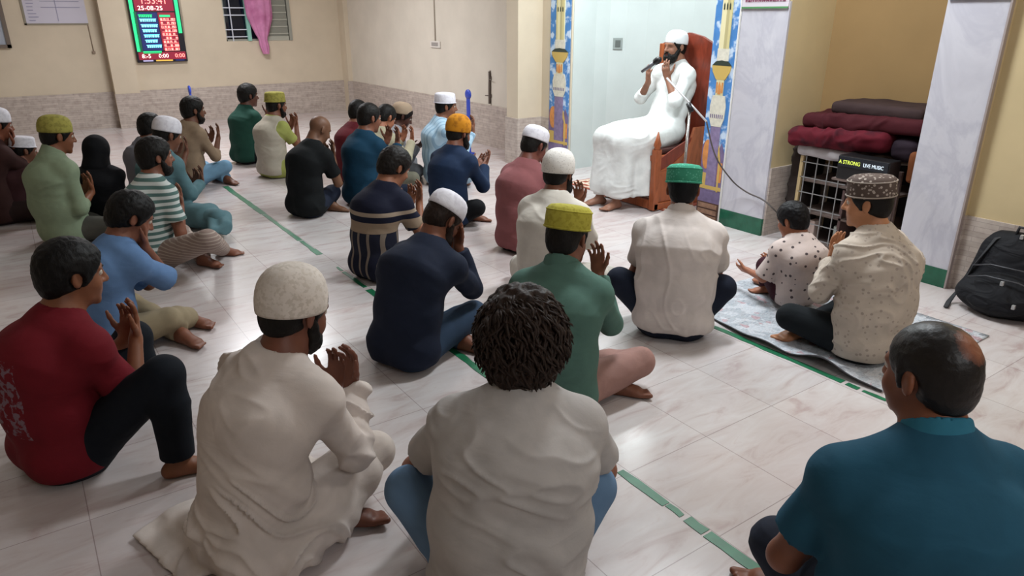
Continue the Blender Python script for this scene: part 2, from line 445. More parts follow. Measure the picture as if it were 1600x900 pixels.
PEOPLE = []
def person(label, head, hz, yaw, lean=.12, side=0., s=.93, hs=1., h=.007, hyaw=0, pitch=12, roll=0, skinc='6b4636', hair='short', hairc='14110f',
           shirt=None, sleeve='short', pants='1c222e', cap=None, beard=None, fat=1., slouch=1., hands=None, legs='cross', kurta=False,
           pz=.10, root=None, eyes=True, collar=None, face=True, group=None, foldamp=.010, folddir=(.35, .2, 1), shw=1., curl=.25, elbow=None, tail=False,
           handdir=None, armless=False, kneeR=None, kneeL=None, footR=None, footL=None, sweep=None, shirt_mat=None, pants_mat=None,
           hem=.03, vest=None, headscarf=None, socks=None, loose=0.):
    a = D2(yaw); Rw = rotz(-a)                           # local -> world
    seed = len(PEOPLE) + 1.
    if head is not None:
        hw = at(head[0], head[1], hz); off = Rw @ V(side, lean, 0); rw = V(hw[0] - off[0], hw[1] - off[1], 0)
    else: rw = V(root[0], root[1], 0)
    E = empty('person', rw, -a); tag(E, label, 'person', group or ('seated congregation' if root is None else None)); PEOPLE.append(E)
    Hc = V(side, lean, hz)
    loc = lambda p: Rw.T @ (np.asarray(p, float) - rw) 
    def L3(p):   # ('px',x,y,z) -> local ; else local tuple
        if p[0] == 'x':                                  # ray meets the body's own side plane x = p[3]
            o_ = loc((0, 0, CAM_H)); d_ = loc(at(p[1], p[2], 0)) - o_; return o_ + d_ * ((p[3] - o_[0]) / d_[0])
        return loc(at(p[1], p[2], p[3])) if p[0] == 'px' else np.asarray(p, float)
    R = rotz(-D2(hyaw)) @ rotx(-D2(pitch)) @ roty(D2(roll)); Rh = rotz(-D2(hyaw) * .4) @ rotx(-D2(pitch) * .5)
    NB = Hc + Rh @ (V(0, -.052, -.15) * (hs * .5 + s * .5)); NT = Hc + R @ (V(0, -.025, -.06) * hs)
    P0 = V(0, 0, pz); spd = unit(NB - P0); back = np.cross(V(1, 0, 0), spd); back = -back if back[1] > 0 else back
    M1 = P0 + (NB - P0) * .36 + back * .035 * slouch; M2 = P0 + (NB - P0) * .72 + back * .05 * slouch; M3 = P0 + (NB - P0) * .93 + back * .02 * slouch
    X = V(1, 0, 0); Sh = {}; fs_ = fat * s
    for sd in (-1, 1): Sh[sd] = NB + V(sd * .165 * s * shw, .0, 0) + spd * -.088 * s + V(0, .022, 0)
    # legs
    def LG(kr, kl, ar, al, dr, dl): return {1: (V(*kr), V(*ar), V(*dr)), -1: (V(*kl), V(*al), V(*dl))}
    preset = dict(cross=LG((.31, .26, .11), (-.31, .26, .11), (-.10, .31, .05), (.07, .24, .045), (-1, .2, .0), (1, .45, -.02)),
                  raised=LG((.20, .33, .36), (-.20, .33, .36), (.14, .36, .05), (-.14, .36, .05), (.2, 1, -.1), (-.2, 1, -.1)),
                  side=LG((.30, .26, .13), (-.26, .30, .10), (-.02, .30, .05), (.16, .26, .045), (-1, .2, .0), (1, .3, -.02)))
    lg = preset[legs] if isinstance(legs, str) else legs
    lg = {k: [v[0] * V(s, s, 1), v[1] * V(s, s, 1), v[2]] for k, v in lg.items()}
    if kneeR is not None: lg[1][0] = L3(kneeR)
    if kneeL is not None: lg[-1][0] = L3(kneeL)
    if footR is not None: lg[1][1] = L3(footR[0]); lg[1][2] = V(*footR[1])
    if footL is not None: lg[-1][1] = L3(footL[0]); lg[-1][2] = V(*footL[1])
    Hip = {sd: V(sd * .085 * s, .03, pz) for sd in (-1, 1)}
    # arms
    hd = hands if hands is not None else ((.07, lean + .25, hz - .24), (-.07, lean + .25, hz - .24))
    Wr = {1: L3(hd[0]), -1: L3(hd[1])}
    pole = {sd: (V(sd * .38, -.12, -1.) if elbow is None else V(sd * elbow[0], elbow[1], elbow[2])) for sd in (-1, 1)}
    El = {sd: ik(Sh[sd], Wr[sd], .285 * s, .25 * s, pole[sd]) for sd in (-1, 1)}
    Hd = {}
    for sd in (-1, 1):
        d = V(-.15 * sd, .25, 1.) if handdir is None else V(handdir[0] * sd, handdir[1], handdir[2])
        Hd[sd] = (d, V(-.35 * sd, -1, .35))
    pts = [Hc + V(0, 0, .15), P0, NB, P0 - V(0, .2, 0)] + [Wr[k] + Hd[k][0] * .2 for k in Wr] + [El[k] for k in El] + [x for k in lg for x in (lg[k][0], lg[k][1] + unit(lg[k][2]) * .2)] + [Sh[1], Sh[-1], M2 + back * .12]
    pts = np.array(pts); lo = pts.min(0) - .13; hi = pts.max(0) + .13; lo[2] = -.01

    def torso(F, g, loose=0.):
        sq = (1.0, 1.0)
        F.cone(P0 + V(0, -.0, 0), M1, (.165 * fs_ + g + loose * .5, .125 * fs_ + g + loose * .6), (.142 * fs_ + g + loose, .112 * fs_ + g + loose * .8), .05, X)
        F.cone(M1, M2, (.142 * fs_ + g + loose, .112 * fs_ + g + loose * .8), (.158 * s * (fat * .6 + .4) + g + loose * .6, .115 * s * (fat * .5 + .5) + g + loose * .4), .05, X)
        F.cone(M2, M3, (.158 * s * (fat * .6 + .4) + g + loose * .6, .115 * s * (fat * .5 + .5) + g + loose * .4), (.095 * s + g, .062 * s + g), .05, X)
        for sd in (-1, 1):
            F.ball(P0 + V(sd * .08 * s, -.03, -.0), (.105 * fs_ + g, .115 * fs_ + g, .105 * s + g), .04)
            F.cone(M3, Sh[sd], .050 * s + g, .043 * s + g, .05)
            F.cone(NB + (NT - NB) * .25, Sh[sd] * .8 + NB * .2, .034 * s + g * .6, .036 * s + g, .07)
            F.cone(Sh[sd], M1 * .25 + M2 * .75 + X * sd * .11 * s, .045 * s + g, .05 * s + g, .06)
    def arms(F, g, upto=2., flare=0.):
        for sd in (-1, 1):
            S_, E_, W_ = Sh[sd], El[sd], Wr[sd]
            if upto >= 1:
                F.cone(S_, E_, .044 * s + g + flare * .4, .038 * s + g + flare, .03)
                if upto >= 2: F.cone(E_, W_, .039 * s + g, .025 * s + g, .02)
                else:
                    q = E_ + (W_ - E_) * (upto - 1); F.cone(E_, q, .039 * s + g + flare, .03 * s + g + flare, .02, clips=((q, W_ - E_),))
            else:
                q = S_ + (E_ - S_) * upto; F.cone(S_, q + (E_ - S_) * .1, .045 * s + g + flare * .3, .046 * s + g + flare * 1.3, .03, clips=((q, E_ - S_),))
    def thigh(F, g, upto=1., lr=1.):
        for sd in (-1, 1):
            K, A, d = lg[sd]; H_ = Hip[sd]
            q = H_ + (K - H_) * upto
            F.cone(H_, q, .088 * s * (fat * .4 + .6) + g, (.088 + (.056 - .088) * upto) * s * lr + g, .03)
    def shins(F, g, upto=1., flare=0.):
        for sd in (-1, 1):
            K, A, d = lg[sd]; m = K + (A - K) * .35
            q = K + (A - K) * upto
            F.cone(K, m, .055 * s + g, .052 * s + g + flare * .4, .02)
            F.cone(m, q, .052 * s + g + flare * .4, (.052 + (.033 - .052) * (upto - .35) / .65) * s + g + flare, .02, clips=((q, A - K),) if upto < 1 else ())
    # ---- body: one continuous surface
    F = Field(lo, hi, h); head_field(F, Hc, R, hs, face=face)
    F.cone(NT, NB + (NB - NT) * .1, (.052 * hs, .056 * hs), (.058 * s, .056 * s), .03)
    torso(F, 0); arms(F, 0); thigh(F, 0); shins(F, 0)
    for sd in (-1, 1):
        if not armless:
            hand_field(F, Wr[sd], Hd[sd][0], Hd[sd][1], sd, s * 1.02, curl)
        K, A, d = lg[sd]
        up = unit(V(0, 0, 1) + (K - A) * .5) if A[2] < .3 else V(0, 0, 1)
        foot_field(F, A, d, up, s)
    F.plane(V(0, 0, .004), V(0, 0, -1))
    lipc = Hc + R @ (V(0, .09, -.054) * hs)
    def mi(c):
        q = (c - lipc) @ R; return ((np.abs(q[:, 0]) < .024 * hs) & (np.abs(q[:, 1]) < .02) & (np.abs(q[:, 2]) < .0135 * hs)).astype(int)
    link('body', to_mesh('body', F.mesh(1), mi), [skin('skin_' + skinc, skinc), plain('lips_' + skinc, '6e3b35', .5)], E)
    HB = (Hc - .16, Hc + .18)
    # ---- eyes and brows
    if face and eyes:
        for sd in (-1, 1):
            m = MB(); c = Hc + R @ (V(sd * .03, .076, .012) * hs)
            prof = [(math.sin(t * math.pi / 8) * .0125 * hs, -math.cos(t * math.pi / 8) * .0125 * hs) for t in range(1, 8)]
            Mx = Matrix(R.tolist()).to_4x4(); Mx.translation = Vector(c)
            m.lathe(prof, n=12, M=Mx)
            m.lathe([(.001, -.0045), (.006, -.003), (.006, .003), (.001, .0045)], (0, .0095 * hs, 0), 10, 1, 1, .5, Mx)
            m.build('eye', [plain('eye_white', 'b9ada0', .3), plain('eye_iris', '1c120c', .25)], E)
            mb = MB(); mb.tube([Hc + R @ (V(sd * x, y, z) * hs) for x, y, z in ((.012, .094, .03), (.026, .090, .035), (.043, .077, .031))], [.003, .004, .0015], 6)
            mb.build('eyebrow', hairmat('hair_' + hairc, hairc), E)
    HM = hairmat('hair_' + hairc, hairc)
    if hair == 'thin':
        t = MatTree('thinning_hair', .45, spec=.35); v = t.obj(); c0 = Hc + R @ (V(.012, -.088, .098) * hs)
        mp = t.n('ShaderNodeMapping'); t.l(v, mp.inputs[0]); mp.inputs['Location'].default_value = tuple(-c0 / V(.055, .062, .062)); mp.inputs['Scale'].default_value = tuple(1 / V(.055, .062, .062))
        ln = t.n('ShaderNodeVectorMath', operation='LENGTH'); t.l(mp.outputs[0], ln.inputs[0])
        d_ = t.math('ADD', ln.outputs['Value'], t.math('MULTIPLY', t.noise(v, 70, 4, .7), .45))
        t.base(t.ramp(d_, [(.62, hexc('85533d')), (.95, hexc('50332a')), (1.0, hexc(hairc))])); t.bump(t.noise(v, 110, 3), .4, .003); HM = t.m
    T = lambda x, y, z: Hc + R @ (V(x, y, z) * hs)
    U = R @ V(0, 0, 1); HX = R @ X
    hh = min(h, .0065)
    if hair and hair != 'none':
        th = {'short': .0, 'thick': .007, 'curly': .03, 'fringe': -.003, 'thin': -.003}[hair]
        F = Field(Hc - .19, Hc + .19, hh)
        F.ball(T(0, -.01, .037), tuple((v + th) * hs for v in (.083, .103, .094)), .02, HX, U)
        F.ball(T(0, -.052, -.02), tuple((v + th * .8) * hs for v in (.064, .052, .062)), .03, HX, U)
        if hair == 'curly':
            F.ball(T(0, -.065, -.05), tuple(v * hs for v in (.085, .06, .075)), .04, HX, U)
            for sd in (-1, 1): F.ball(T(sd * .06, -.02, -.02), tuple(v * hs for v in (.04, .06, .075)), .03, HX, U)
        else:
            for sd in (-1, 1):
                F.cone(T(sd * .072, .012, .02), T(sd * .068, .018, -.016), .012 * hs, .008 * hs, .01)
                F.ball(T(sd * .085, -.008, -.008), tuple(v * hs for v in (.03, .022, .034)), .01, HX, U, 's')
        F.plane(T(0, .09, .082) if hair != 'fringe' else T(0, .05, .05), R @ V(0, .87, -.5))
        if hair != 'curly': F.plane(T(0, .02, -.026), R @ V(0, .42, -.9))
        if hair == 'fringe': F.ball(T(0, .03, .12), tuple(v * hs for v in (.07, .13, .075)), .02, HX, U, 's')
        amp = {'curly': .010, 'thick': .0025}.get(hair, .0012); fq = {'curly': 34}.get(hair, 60)
        def dsp(vs, N):
            n1 = vnoise(vs * fq + seed) ; n2 = vnoise(vs * fq * 2.2 + 5)
            return vs + N * (amp * (1 - 2 * np.abs(n1)) + amp * .5 * n2)[:, None]
        r_ = F.mesh(1, dsp)
        hob = link('hair', to_mesh('hair', r_), HM, E)
        if hair == 'curly':
            rr = random.Random(3); m = MB()
            for _ in range(900):
                th_ = rr.uniform(-2.4, 2.4) - math.pi / 2; ph = rr.uniform(-.75, 1.5)
                c = V(math.cos(th_) * math.cos(ph) * .112, math.sin(th_) * math.cos(ph) * .128 - .02, math.sin(ph) * .124 + .02)
                if c[1] > .05 and c[2] < .09: continue
                o = unit(c - V(0, -.02, 0)); dn = V(rr.uniform(-.7, .7), rr.uniform(-.8, .2), -1); dn = unit(dn - o * (float(np.dot(dn, o)) * .85)); pl = []
                w0 = rr.uniform(0, 6); tw = np.cross(o, dn); 
                for q in range(8):
                    f_ = q / 7; pl.append(T(*(c + dn * (f_ * .075) + tw * math.sin(w0 + f_ * 6) * .008 + o * (math.cos(w0 + f_ * 6) * .006 - f_ * f_ * .004 + .002))))
                m.tube(pl, [.003, .005, .0055, .0055, .005, .004, .003, .001], 5)
            hl = m.build('hair_locks', HM, E, fixn=False)
    if beard:
        F = Field(Hc - .19, Hc + .19, hh); bt = {'short': .008, 'full': .017, 'long': .022}[beard]
        F.ball(T(0, .05, -.078), tuple(v * hs for v in (.052 + bt * .5, .044 + bt, .04 + bt)), .02, HX, U)
        for sd in (-1, 1): F.cone(T(sd * .066, .012, -.015), T(sd * .045, .045, -.075), (.012 + bt * .3) * hs, (.02 + bt * .5) * hs, .02)
        if beard != 'short': F.cone(T(0, .075, -.1), T(0, .078, -.13 - (beard == 'long') * .035), .032 * hs, .016 * hs, .03)
        F.cone(T(-.026, .088, -.045), T(0, .1, -.036), .006 * hs, .006 * hs, .004); F.cone(T(.026, .088, -.045), T(0, .1, -.036), .006 * hs, .006 * hs, .004)
        F.ball(T(0, .098, -.055), tuple(v * hs for v in (.022, .03, .0115)), .004, HX, U, 's')
        F.plane(T(0, .03, -.01), R @ V(0, .2, 1)) if False else None
        def dsp(vs, N): return vs + N * (.004 * vnoise(vs * 90 + seed))[:, None]
        link('beard', to_mesh('beard', F.mesh(1, dsp)), HM, E)
    # ---- cap
    if cap:
        kind, cmat = cap[0], cap[1]; Mx = Matrix((R @ rotx(D2(9 if len(cap) < 3 else cap[2]))).tolist()).to_4x4(); Mx.translation = Vector(Hc)
        s1 = lambda pr: [(r * hs, z * hs) for r, z in pr]
        m = MB(); cx = (0, -.012 * hs, 0)
        if kind == 'dome':
            m.lathe(s1([(.094, .042), (.1015, .04), (.1035, .047), (.103, .068), (.099, .093), (.090, .114), (.073, .130), (.05, .139), (.025, .143), (.002, .144)]), cx, 40, 0, .86, 1.04, Mx)
        elif kind == 'tall':
            m.lathe(s1([(.094, .032), (.101, .03), (.1035, .04), (.1035, .066), (.1005, .09), (.093, .111), (.081, .127), (.064, .138), (.042, .145), (.02, .148), (.002, .149)]), cx, 40, 0, .86, 1.04, Mx)
        elif kind == 'round':
            m.lathe(s1([(.095, .012), (.1005, .010), (.1025, .018), (.104, .045), (.102, .07), (.096, .093), (.086, .112), (.072, .128), (.055, .139), (.036, .146), (.018, .149), (.002, .150)]), cx, 40, 0, .88, 1.05, Mx)
        elif kind == 'flat':
            m.lathe(s1([(.094, .042), (.1025, .04), (.1045, .046), (.1015, .085), (.098, .118), (.0945, .127), (.085, .135), (.05, .14), (.002, .141)]), cx, 40, 0, .87, 1.04, Mx)
        elif kind == 'pill':
            m.lathe(s1([(.094, .04), (.103, .038), (.106, .042), (.1055, .09), (.1045, .112), (.1025, .1165), (.098, .124), (.085, .134), (.05, .139), (.002, .141)]), cx, 40, 0, .88, 1.04, Mx)
        co = m.build('cap', cmat, E)
        if kind in ('pill', 'flat'):
            m = MB(); bm_ = cap[3] if len(cap) > 3 else cmat
            ring = lambda r, z, w_: m.tube([Mx @ Vector((cx[0] + r * hs * .88 * math.cos(t), cx[1] + r * hs * 1.04 * math.sin(t), z * hs)) for t in np.linspace(0, 2 * math.pi, 41)], w_ * hs, 6, caps=False)
            ring(.1065, .044, .0035); 
            if kind == 'pill': ring(.1045, .114, .003)
            m.build('cap_band', bm_, co)
    # ---- shirt
    if shirt or shirt_mat:
        M_ = shirt_mat or fabric('cloth_' + shirt, shirt)
        F = Field(lo, hi, h)
        lo_ = loose
        torso(F, .016, .012 + lo_)
        if sleeve == 'short': arms(F, .012, .66, .010)
        elif sleeve == 'elbow': arms(F, .012, .95, .012)
        elif sleeve == 'rolled': arms(F, .011, 1.35, .004)
        else: arms(F, .012, 1.9, .005)
        if kurta:
            thigh(F, .03, .72, 1.15)
            F.cone(P0 + V(0, .02, -.02), P0 + V(0, .22, -.03), (.19 * s, .08 * s), (.22 * s, .055 * s), .08, X)
        if sweep is not None: sweep(F, locals_=dict(P0=P0, lg=lg, s=s, Hip=Hip, L3=L3))
        nk = unit(NT - NB)
        F.cone(NB + nk * .035, NB + nk * .2, .060 * hs, .075 * hs, .012, mode='s')
        if not kurta or hem > .035: F.plane(V(0, 0, pz - .10 + hem), V(0, 0, -1))
        else: F.plane(V(0, 0, .006), V(0, 0, -1))
        sh = link('shirt', to_mesh('shirt', F.mesh(1, folds(foldamp, seed, 1., folddir))), M_, E)
        if collar:
            F = Field(np.minimum(NB, NT) - .14, np.maximum(NB, NT) + .14, min(h, .006))
            F.cone(NB + nk * .0, NB + nk * .09, .086 * hs, .066 * hs, .01, clips=((NB + nk * .068 * hs + back * 0, nk + back * -.0 + V(0, .35, 0)),))
            F.cone(NB - nk * .02, NB + nk * .2, .066 * hs, .053 * hs, .004, mode='s')
            r_ = F.mesh(1)
            if r_ is not None: link('collar', to_mesh('collar', r_), M_ if collar is True else collar, sh)
    if vest is not None:
        F = Field(lo, hi, h); torso(F, .022, .02)
        nk = unit(NT - NB); F.cone(NB + nk * .01, NB + nk * .2, .075, .09, .012, mode='s'); F.plane(V(0, 0, pz - .06), V(0, 0, -1))
        for sd in (-1, 1): F.ball(Sh[sd] + X * sd * .05, .085, .02, mode='s')
        link('vest', to_mesh('vest', F.mesh(1, folds(.006, seed + 3))), vest, E)
    if headscarf is not None:
        F = Field(Hc - .3, Hc + .2, hh)
        F.ball(T(0, -.01, .035), tuple(v * hs for v in (.096, .115, .105)), .02, HX, U)
        F.cone(T(0, -.02, -.03), NB, (.085, .085), (.11, .10), .05, X)
        F.ball(T(0, .1, -.01), tuple(v * hs for v in (.052, .05, .07)), .02, HX, U, 's')
        link('headscarf', to_mesh('headscarf', F.mesh(1, folds(.006, seed))), headscarf, E)
    # ---- trousers
    if pants or pants_mat:
        F = Field(lo, hi, h); g = .012
        F.cone(P0, P0 + (M1 - P0) * .6, (.165 * fs_ + g, .125 * fs_ + g), (.14 * fs_ + g, .11 * fs_ + g), .05, X)
        for sd in (-1, 1): F.ball(P0 + V(sd * .08 * s, -.03, -.0), (.105 * fs_ + g, .115 * fs_ + g, .105 * s + g), .04)
        thigh(F, g + .004); shins(F, g, .93, .012)
        F.plane(V(0, 0, .003), V(0, 0, -1))
        PM = pants_mat or fabric('trousers_' + pants, pants)
        link('trousers', to_mesh('trousers', F.mesh(1, folds(.006, seed + 7, 1.2))), PM, E)
    return E, dict(Hc=Hc, NB=NB, Rw=Rw, rw=rw, L3=L3, Wr=Wr, El=El, Sh=Sh)
# ------------------------------------------------------------------ setting
HB = 3.3
def floor_mat():
    t = NT('floor_tiles', .2, spec=.5); tc = t.obj(loc=(.07 / .425 * .425, -.3, 0))
    br = t.n('ShaderNodeTexBrick'); br.offset = 0; br.squash = 1
    br.inputs['Scale'].default_value = 1; br.inputs['Brick Width'].default_value = .425; br.inputs['Row Height'].default_value = .425
    br.inputs['Mortar Size'].default_value = .0018; br.inputs['Mortar Smooth'].default_value = .2
    br.inputs['Color1'].default_value = (1, 1, 1, 1); br.inputs['Color2'].default_value = (.93, .93, .94, 1); br.inputs['Mortar'].default_value = (.58, .54, .54, 1)
    t.l(tc, br.inputs['Vector'])
    v2 = t.obj((1.5, 5, 1)); n = t.noise(v2, 2.2, 5, .6, .8); n2 = t.noise(t.obj((.35, .55, 1)), 1.3, 2)
    c = t.ramp(n, [(.28, hexc('b3a29f')), (.45, hexc('c8c0be')), (.65, hexc('d0cccb')), (.8, hexc('bfb0ac'))])
    c = t.mix(t.ramp(n2, [(.4, (0, 0, 0, 1)), (.7, (.5, .5, .5, 1))]), c, hexc('b79f9b'))
    c = t.mix(1., c, br.outputs['Color'], 'MULTIPLY'); t.base(c)
    r = t.ramp(t.noise(v2, 4, 3), [(.3, (.2, .2, .2, 1)), (.7, (.26, .26, .26, 1))]); t.l(r, t.b.inputs['Roughness'])
    t.bump(t.noise(t.obj(), 3, 2), .03, .02)
    return t.m
def wall_mat(name, hx):
    t = NT(name, .75, spec=.25); v = t.obj(); c = hexc(hx)
    t.base(t.ramp(t.noise(v, 2.5, 4), [(.3, mul(c, .94)), (.7, mul(c, 1.04))])); t.bump(t.noise(v, 60, 3), .08, .003); return t.m
def dado_mat():
    t = NT('stacked_stone_dado', .5, spec=.4)
    s = t.n('ShaderNodeTexCoord'); sp = t.n('ShaderNodeSeparateXYZ'); t.l(s.outputs['Object'], sp.inputs[0])
    u = t.math('ADD', sp.outputs[0], sp.outputs[1]); cb = t.n('ShaderNodeCombineXYZ'); t.l(u, cb.inputs[0]); t.l(sp.outputs[2], cb.inputs[1])
    br = t.n('ShaderNodeTexBrick'); br.offset = .37
    for k, v_ in (('Scale', 1), ('Brick Width', .21), ('Row Height', .032), ('Mortar Size', .002)): br.inputs[k].default_value = v_
    br.inputs['Color1'].default_value = hexc('c4b7ac'); br.inputs['Color2'].default_value = hexc('a6988e'); br.inputs['Mortar'].default_value = hexc('8a7c76')
    t.l(cb.outputs[0], br.inputs['Vector'])
    n = t.noise(cb.outputs[0], 14, 4)
    c = t.mix(.5, br.outputs['Color'], t.ramp(n, [(.3, hexc('9a8c86')), (.55, hexc('beb2a9')), (.8, hexc('cec4bb'))]))
    t.base(c); t.bump(br.outputs['Fac'], .2, .004); return t.m
def marble_mat():
    t = NT('grey_white_marble', .16, spec=.5); v = t.obj((1, 1, .6), (.4, .2, .1))
    n = t.noise(v, 2.6, 5, .6, .7); c = t.ramp(n, [(.3, hexc('b9b8c1')), (.46, hexc('c6c5cd')), (.52, hexc('bab9c3')), (.6, hexc('cac9d0')), (.8, hexc('c0bfc9'))])
    t.base(c); return t.m
M_floor, M_wall, M_wall2 = floor_mat(), wall_mat('cream_paint', 'cfc1ab'), wall_mat('pale_paint', 'd6cec0')
M_ochre = wall_mat('ochre_paint', 'cbb890'); M_ochre_shade = wall_mat('shaded_ochre_paint', '9c8058')  # second ochre is darkened for the alcove: its dimness is in the colour
M_dado, M_marble = dado_mat(), marble_mat()
M_green = plain('green_marble', '1f5c45', .2, nz=.25, nscale=12); M_white = plain('white_paint', 'e9e8e4', .6)
M_tile = plain('white_wall_tile', 'c6cecc', .25, nz=.04, nscale=3)
M_wood = None
def wood_mat(name, hx, sc=(1, 1, 1)):
    t = NT(name, .35, spec=.5); v = t.obj(sc); c = hexc(hx); n = t.noise(v, 6, 5, .6, 2.2)
    t.base(t.ramp(n, [(.3, mul(c, .62)), (.5, c), (.72, mul(c, 1.25))])); return t.m
M_wood = wood_mat('orange_brown_wood', '9c532f', (3, 3, .5))
M_darkwood = wood_mat('dark_red_wood', '7a3322', (2, 2, .5))
def sbox(name, lo, hi, mat):
    m = MB(); m.box(lo, hi); return structure(m.build(name, mat))
sbox('floor', (-3.2, -3.2, -.1), (6.6, 13.2, 0), M_floor)
sbox('ceiling', (-3.2, -3.2, HB), (6.6, 13.2, HB + .1), M_white)
sbox('wall_left', (-3.3, -3.2, 0), (-3.2, 13.2, HB), M_wall)
sbox('wall_near', (-3.2, -3.3, 0), (6.6, -3.2, HB), M_wall)
# back wall with window opening x 3.09..4.16, z 1.22..2.3
WX0, WX1, WZ0, WZ1 = 3.09, 4.17, 1.225, 2.35
for lo, hi in (((-3.2, 12.6, 0), (WX0, 12.75, HB)), ((WX1, 12.6, 0), (5.3, 12.75, HB)), ((WX0, 12.6, 0), (WX1, 12.75, WZ0)), ((WX0, 12.6, WZ1), (WX1, 12.75, HB))):
    sbox('wall_back', lo, hi, M_wall)
sbox('wall_back_pillar', (1.32, 12.4, 0), (1.66, 12.6, HB), M_wall)
sbox('wall_back_column', (5.02, 12.35, 0), (5.3, 12.6, HB), M_wall)
# front wall pieces
sbox('wall_front', (5.1, 6.82, 0), (5.35, 12.6, HB), M_wall2)
sbox('wall_front_column', (4.65, 6.60, 0), (5.1, 6.82, HB), M_wall)
sbox('wall_front', (4.98, 6.09, 0), (5.35, 6.60, HB), M_wall)
# dado strips
DZ = .53
for n_, lo, hi in (('trim_1', (-3.2, 12.58, 0), (1.32, 12.6, DZ)), ('trim_2', (1.66, 12.58, 0), (5.02, 12.6, DZ)), ('trim_3', (1.31, 12.385, 0), (1.67, 12.4, DZ - .02)),
                  ('trim_4', (5.0, 12.335, 0), (5.085, 12.35, DZ)), ('trim_5', (5.085, 6.82, 0), (5.1, 12.5, DZ)), ('trim_6', (4.635, 6.585, 0), (4.65, 6.835, DZ)),
                  ('trim_7', (4.65, 6.585, 0), (4.98, 6.6, DZ)), ('trim_8', (4.965, 6.45, 0), (4.98, 6.585, DZ)),
                  ('trim_9', (4.62, 3.225, 0), (5.15, 3.24, DZ)), ('trim_10', (5.135, 2.16, 0), (5.15, 3.24, DZ)), ('trim_11', (4.62, 1.835, 0), (4.66, 1.85, DZ - .06)), ('trim_12', (4.645, -3.2, 0), (4.66, 1.84, DZ - .06))):
    sbox(n_, lo, hi, M_dado)
# niche: curved tiled recess (flat jamb then elliptical arc)
def niche():
    m = MB(); pts = [(5.0, 6.08), (5.3, 6.08)]
    for k in range(13):
        a = math.pi / 2 - k * math.pi / 12; pts.append((5.3 + .62 * math.cos(a), 4.98 + 1.1 * math.sin(a)))
    pts += [(4.62, 3.88)]
    inn = pts; n = len(inn); vs = [(x, y, 0) for x, y in inn] + [(x, y, HB) for x, y in inn]
    out = []
    for i, (x, y) in enumerate(inn):
        p0 = np.array(inn[max(i - 1, 0)]); p1 = np.array(inn[min(i + 1, n - 1)]); d = (p1 - p0) / np.linalg.norm(p1 - p0); nn = np.array((-d[1], d[0]))
        out.append((x + nn[0] * .08, y + nn[1] * .08))
    vs += [(x, y, 0) for x, y in out] + [(x, y, HB) for x, y in out]
    fs = []
    for i in range(n - 1):
        fs += [(i, i + 1, n + i + 1, n + i), (2 * n + i, 3 * n + i, 3 * n + i + 1, 2 * n + i + 1), (i, 2 * n + i, 2 * n + i + 1, i + 1), (n + i, n + i + 1, 3 * n + i + 1, 3 * n + i)]
    fs += [(0, n, 3 * n, 2 * n), (n - 1, 3 * n - 1, 4 * n - 1, 2 * n - 1)]
    m.add(vs, fs); return structure(m.build('wall_niche', M_tile))
niche()
# wall around marble pillars, alcove
sbox('wall_front_pillar', (4.62, 3.24, 0), (5.35, 3.86, HB), M_ochre)
sbox('wall_alcove', (5.15, 2.16, 0), (5.35, 3.24, HB), M_ochre_shade)
sbox('wall_front_pillar', (4.62, 1.85, 0), (5.35, 2.16, HB), M_ochre)
sbox('wall_front_right', (4.66, -3.2, 0), (5.35, 1.85, HB), M_ochre)
sbox('trim_13', (4.60, 3.24, .135), (4.62, 3.645, 1.70), M_marble); sbox('trim_14', (4.60, 1.85, .12), (4.62, 2.19, 1.715), M_marble)
sbox('baseboard_front', (4.597, 3.24, 0), (4.62, 3.645, .135), M_green); sbox('baseboard_front', (4.597, 1.85, 0), (4.62, 2.19, .12), M_green)
sbox('trim_15', (4.59, 1.845, 0), (4.625, 1.856, 1.9), plain('grey_edge', '9b8f8c', .5)); sbox('trim_16', (4.60, 3.643, 0), (4.625, 3.65, 1.8), M_white)
sbox('wall_niche_lintel', (4.98, 3.86, 2.75), (5.35, 6.1, HB), M_wall)

# window_1: frame, grille, sliding leaf
wr = empty('window_1', ((WX0 + WX1) / 2, 12.6, WZ0)); structure(wr)
def wpart(name, boxes, mat):
    m = MB()
    for lo, hi in boxes: m.box(tuple(np.array(lo) - np.array(((WX0 + WX1) / 2, 12.6, WZ0))), tuple(np.array(hi) - np.array(((WX0 + WX1) / 2, 12.6, WZ0))))
    return m.build(name, mat, wr)
MG = plain('white_iron', 'c9ccd6', .4)
wpart('window_frame', [((WX0, 12.62, WZ0), (WX1, 12.68, WZ0 + .03)), ((WX1 - .05, 12.58, WZ0), (WX1, 12.68, WZ1)), ((WX0, 12.62, WZ0), (WX0 + .02, 12.68, WZ1)), ((WX0, 12.62, WZ1 - .03), (WX1, 12.68, WZ1))], plain('aluminium', '9a9a90', .4, .3))
wpart('grille', [((WX0, 12.60, WZ0 + z), (WX0 + .36, 12.612, WZ0 + z + .016)) for z in (.06, .17, .39, .50, .72, .83)] + [((WX0 + .1, 12.598, WZ0), (WX0 + .115, 12.61, WZ1))], MG)
wpart('window_mullion', [((WX0 + .34, 12.58, WZ0), (WX0 + .40, 12.64, WZ1))], plain('mint_frame', '8fc4b4', .4))
wpart('pane', [((WX0, 12.66, WZ0), (WX1, 12.666, WZ1))], plain('night_glass', '0b1424', .05))
wpart('shutter_leaf', [((WX0 + .56, 12.61, WZ0 + .05), (WX1 - .06, 12.63, WZ1))], plain('frosted_leaf', '85857a', .5))
wpart('leaf_bar', [((WX0 + .56, 12.595, WZ0 + z), (WX1 - .06, 12.612, WZ0 + z + .02)) for z in (.1, .21, .32, .43, .54, .65, .76)] + [((WX0 + .56, 12.59, WZ0 + .0), (WX1 - .06, 12.63, WZ0 + .07))], plain('pale_bar', 'a9a99c', .5))
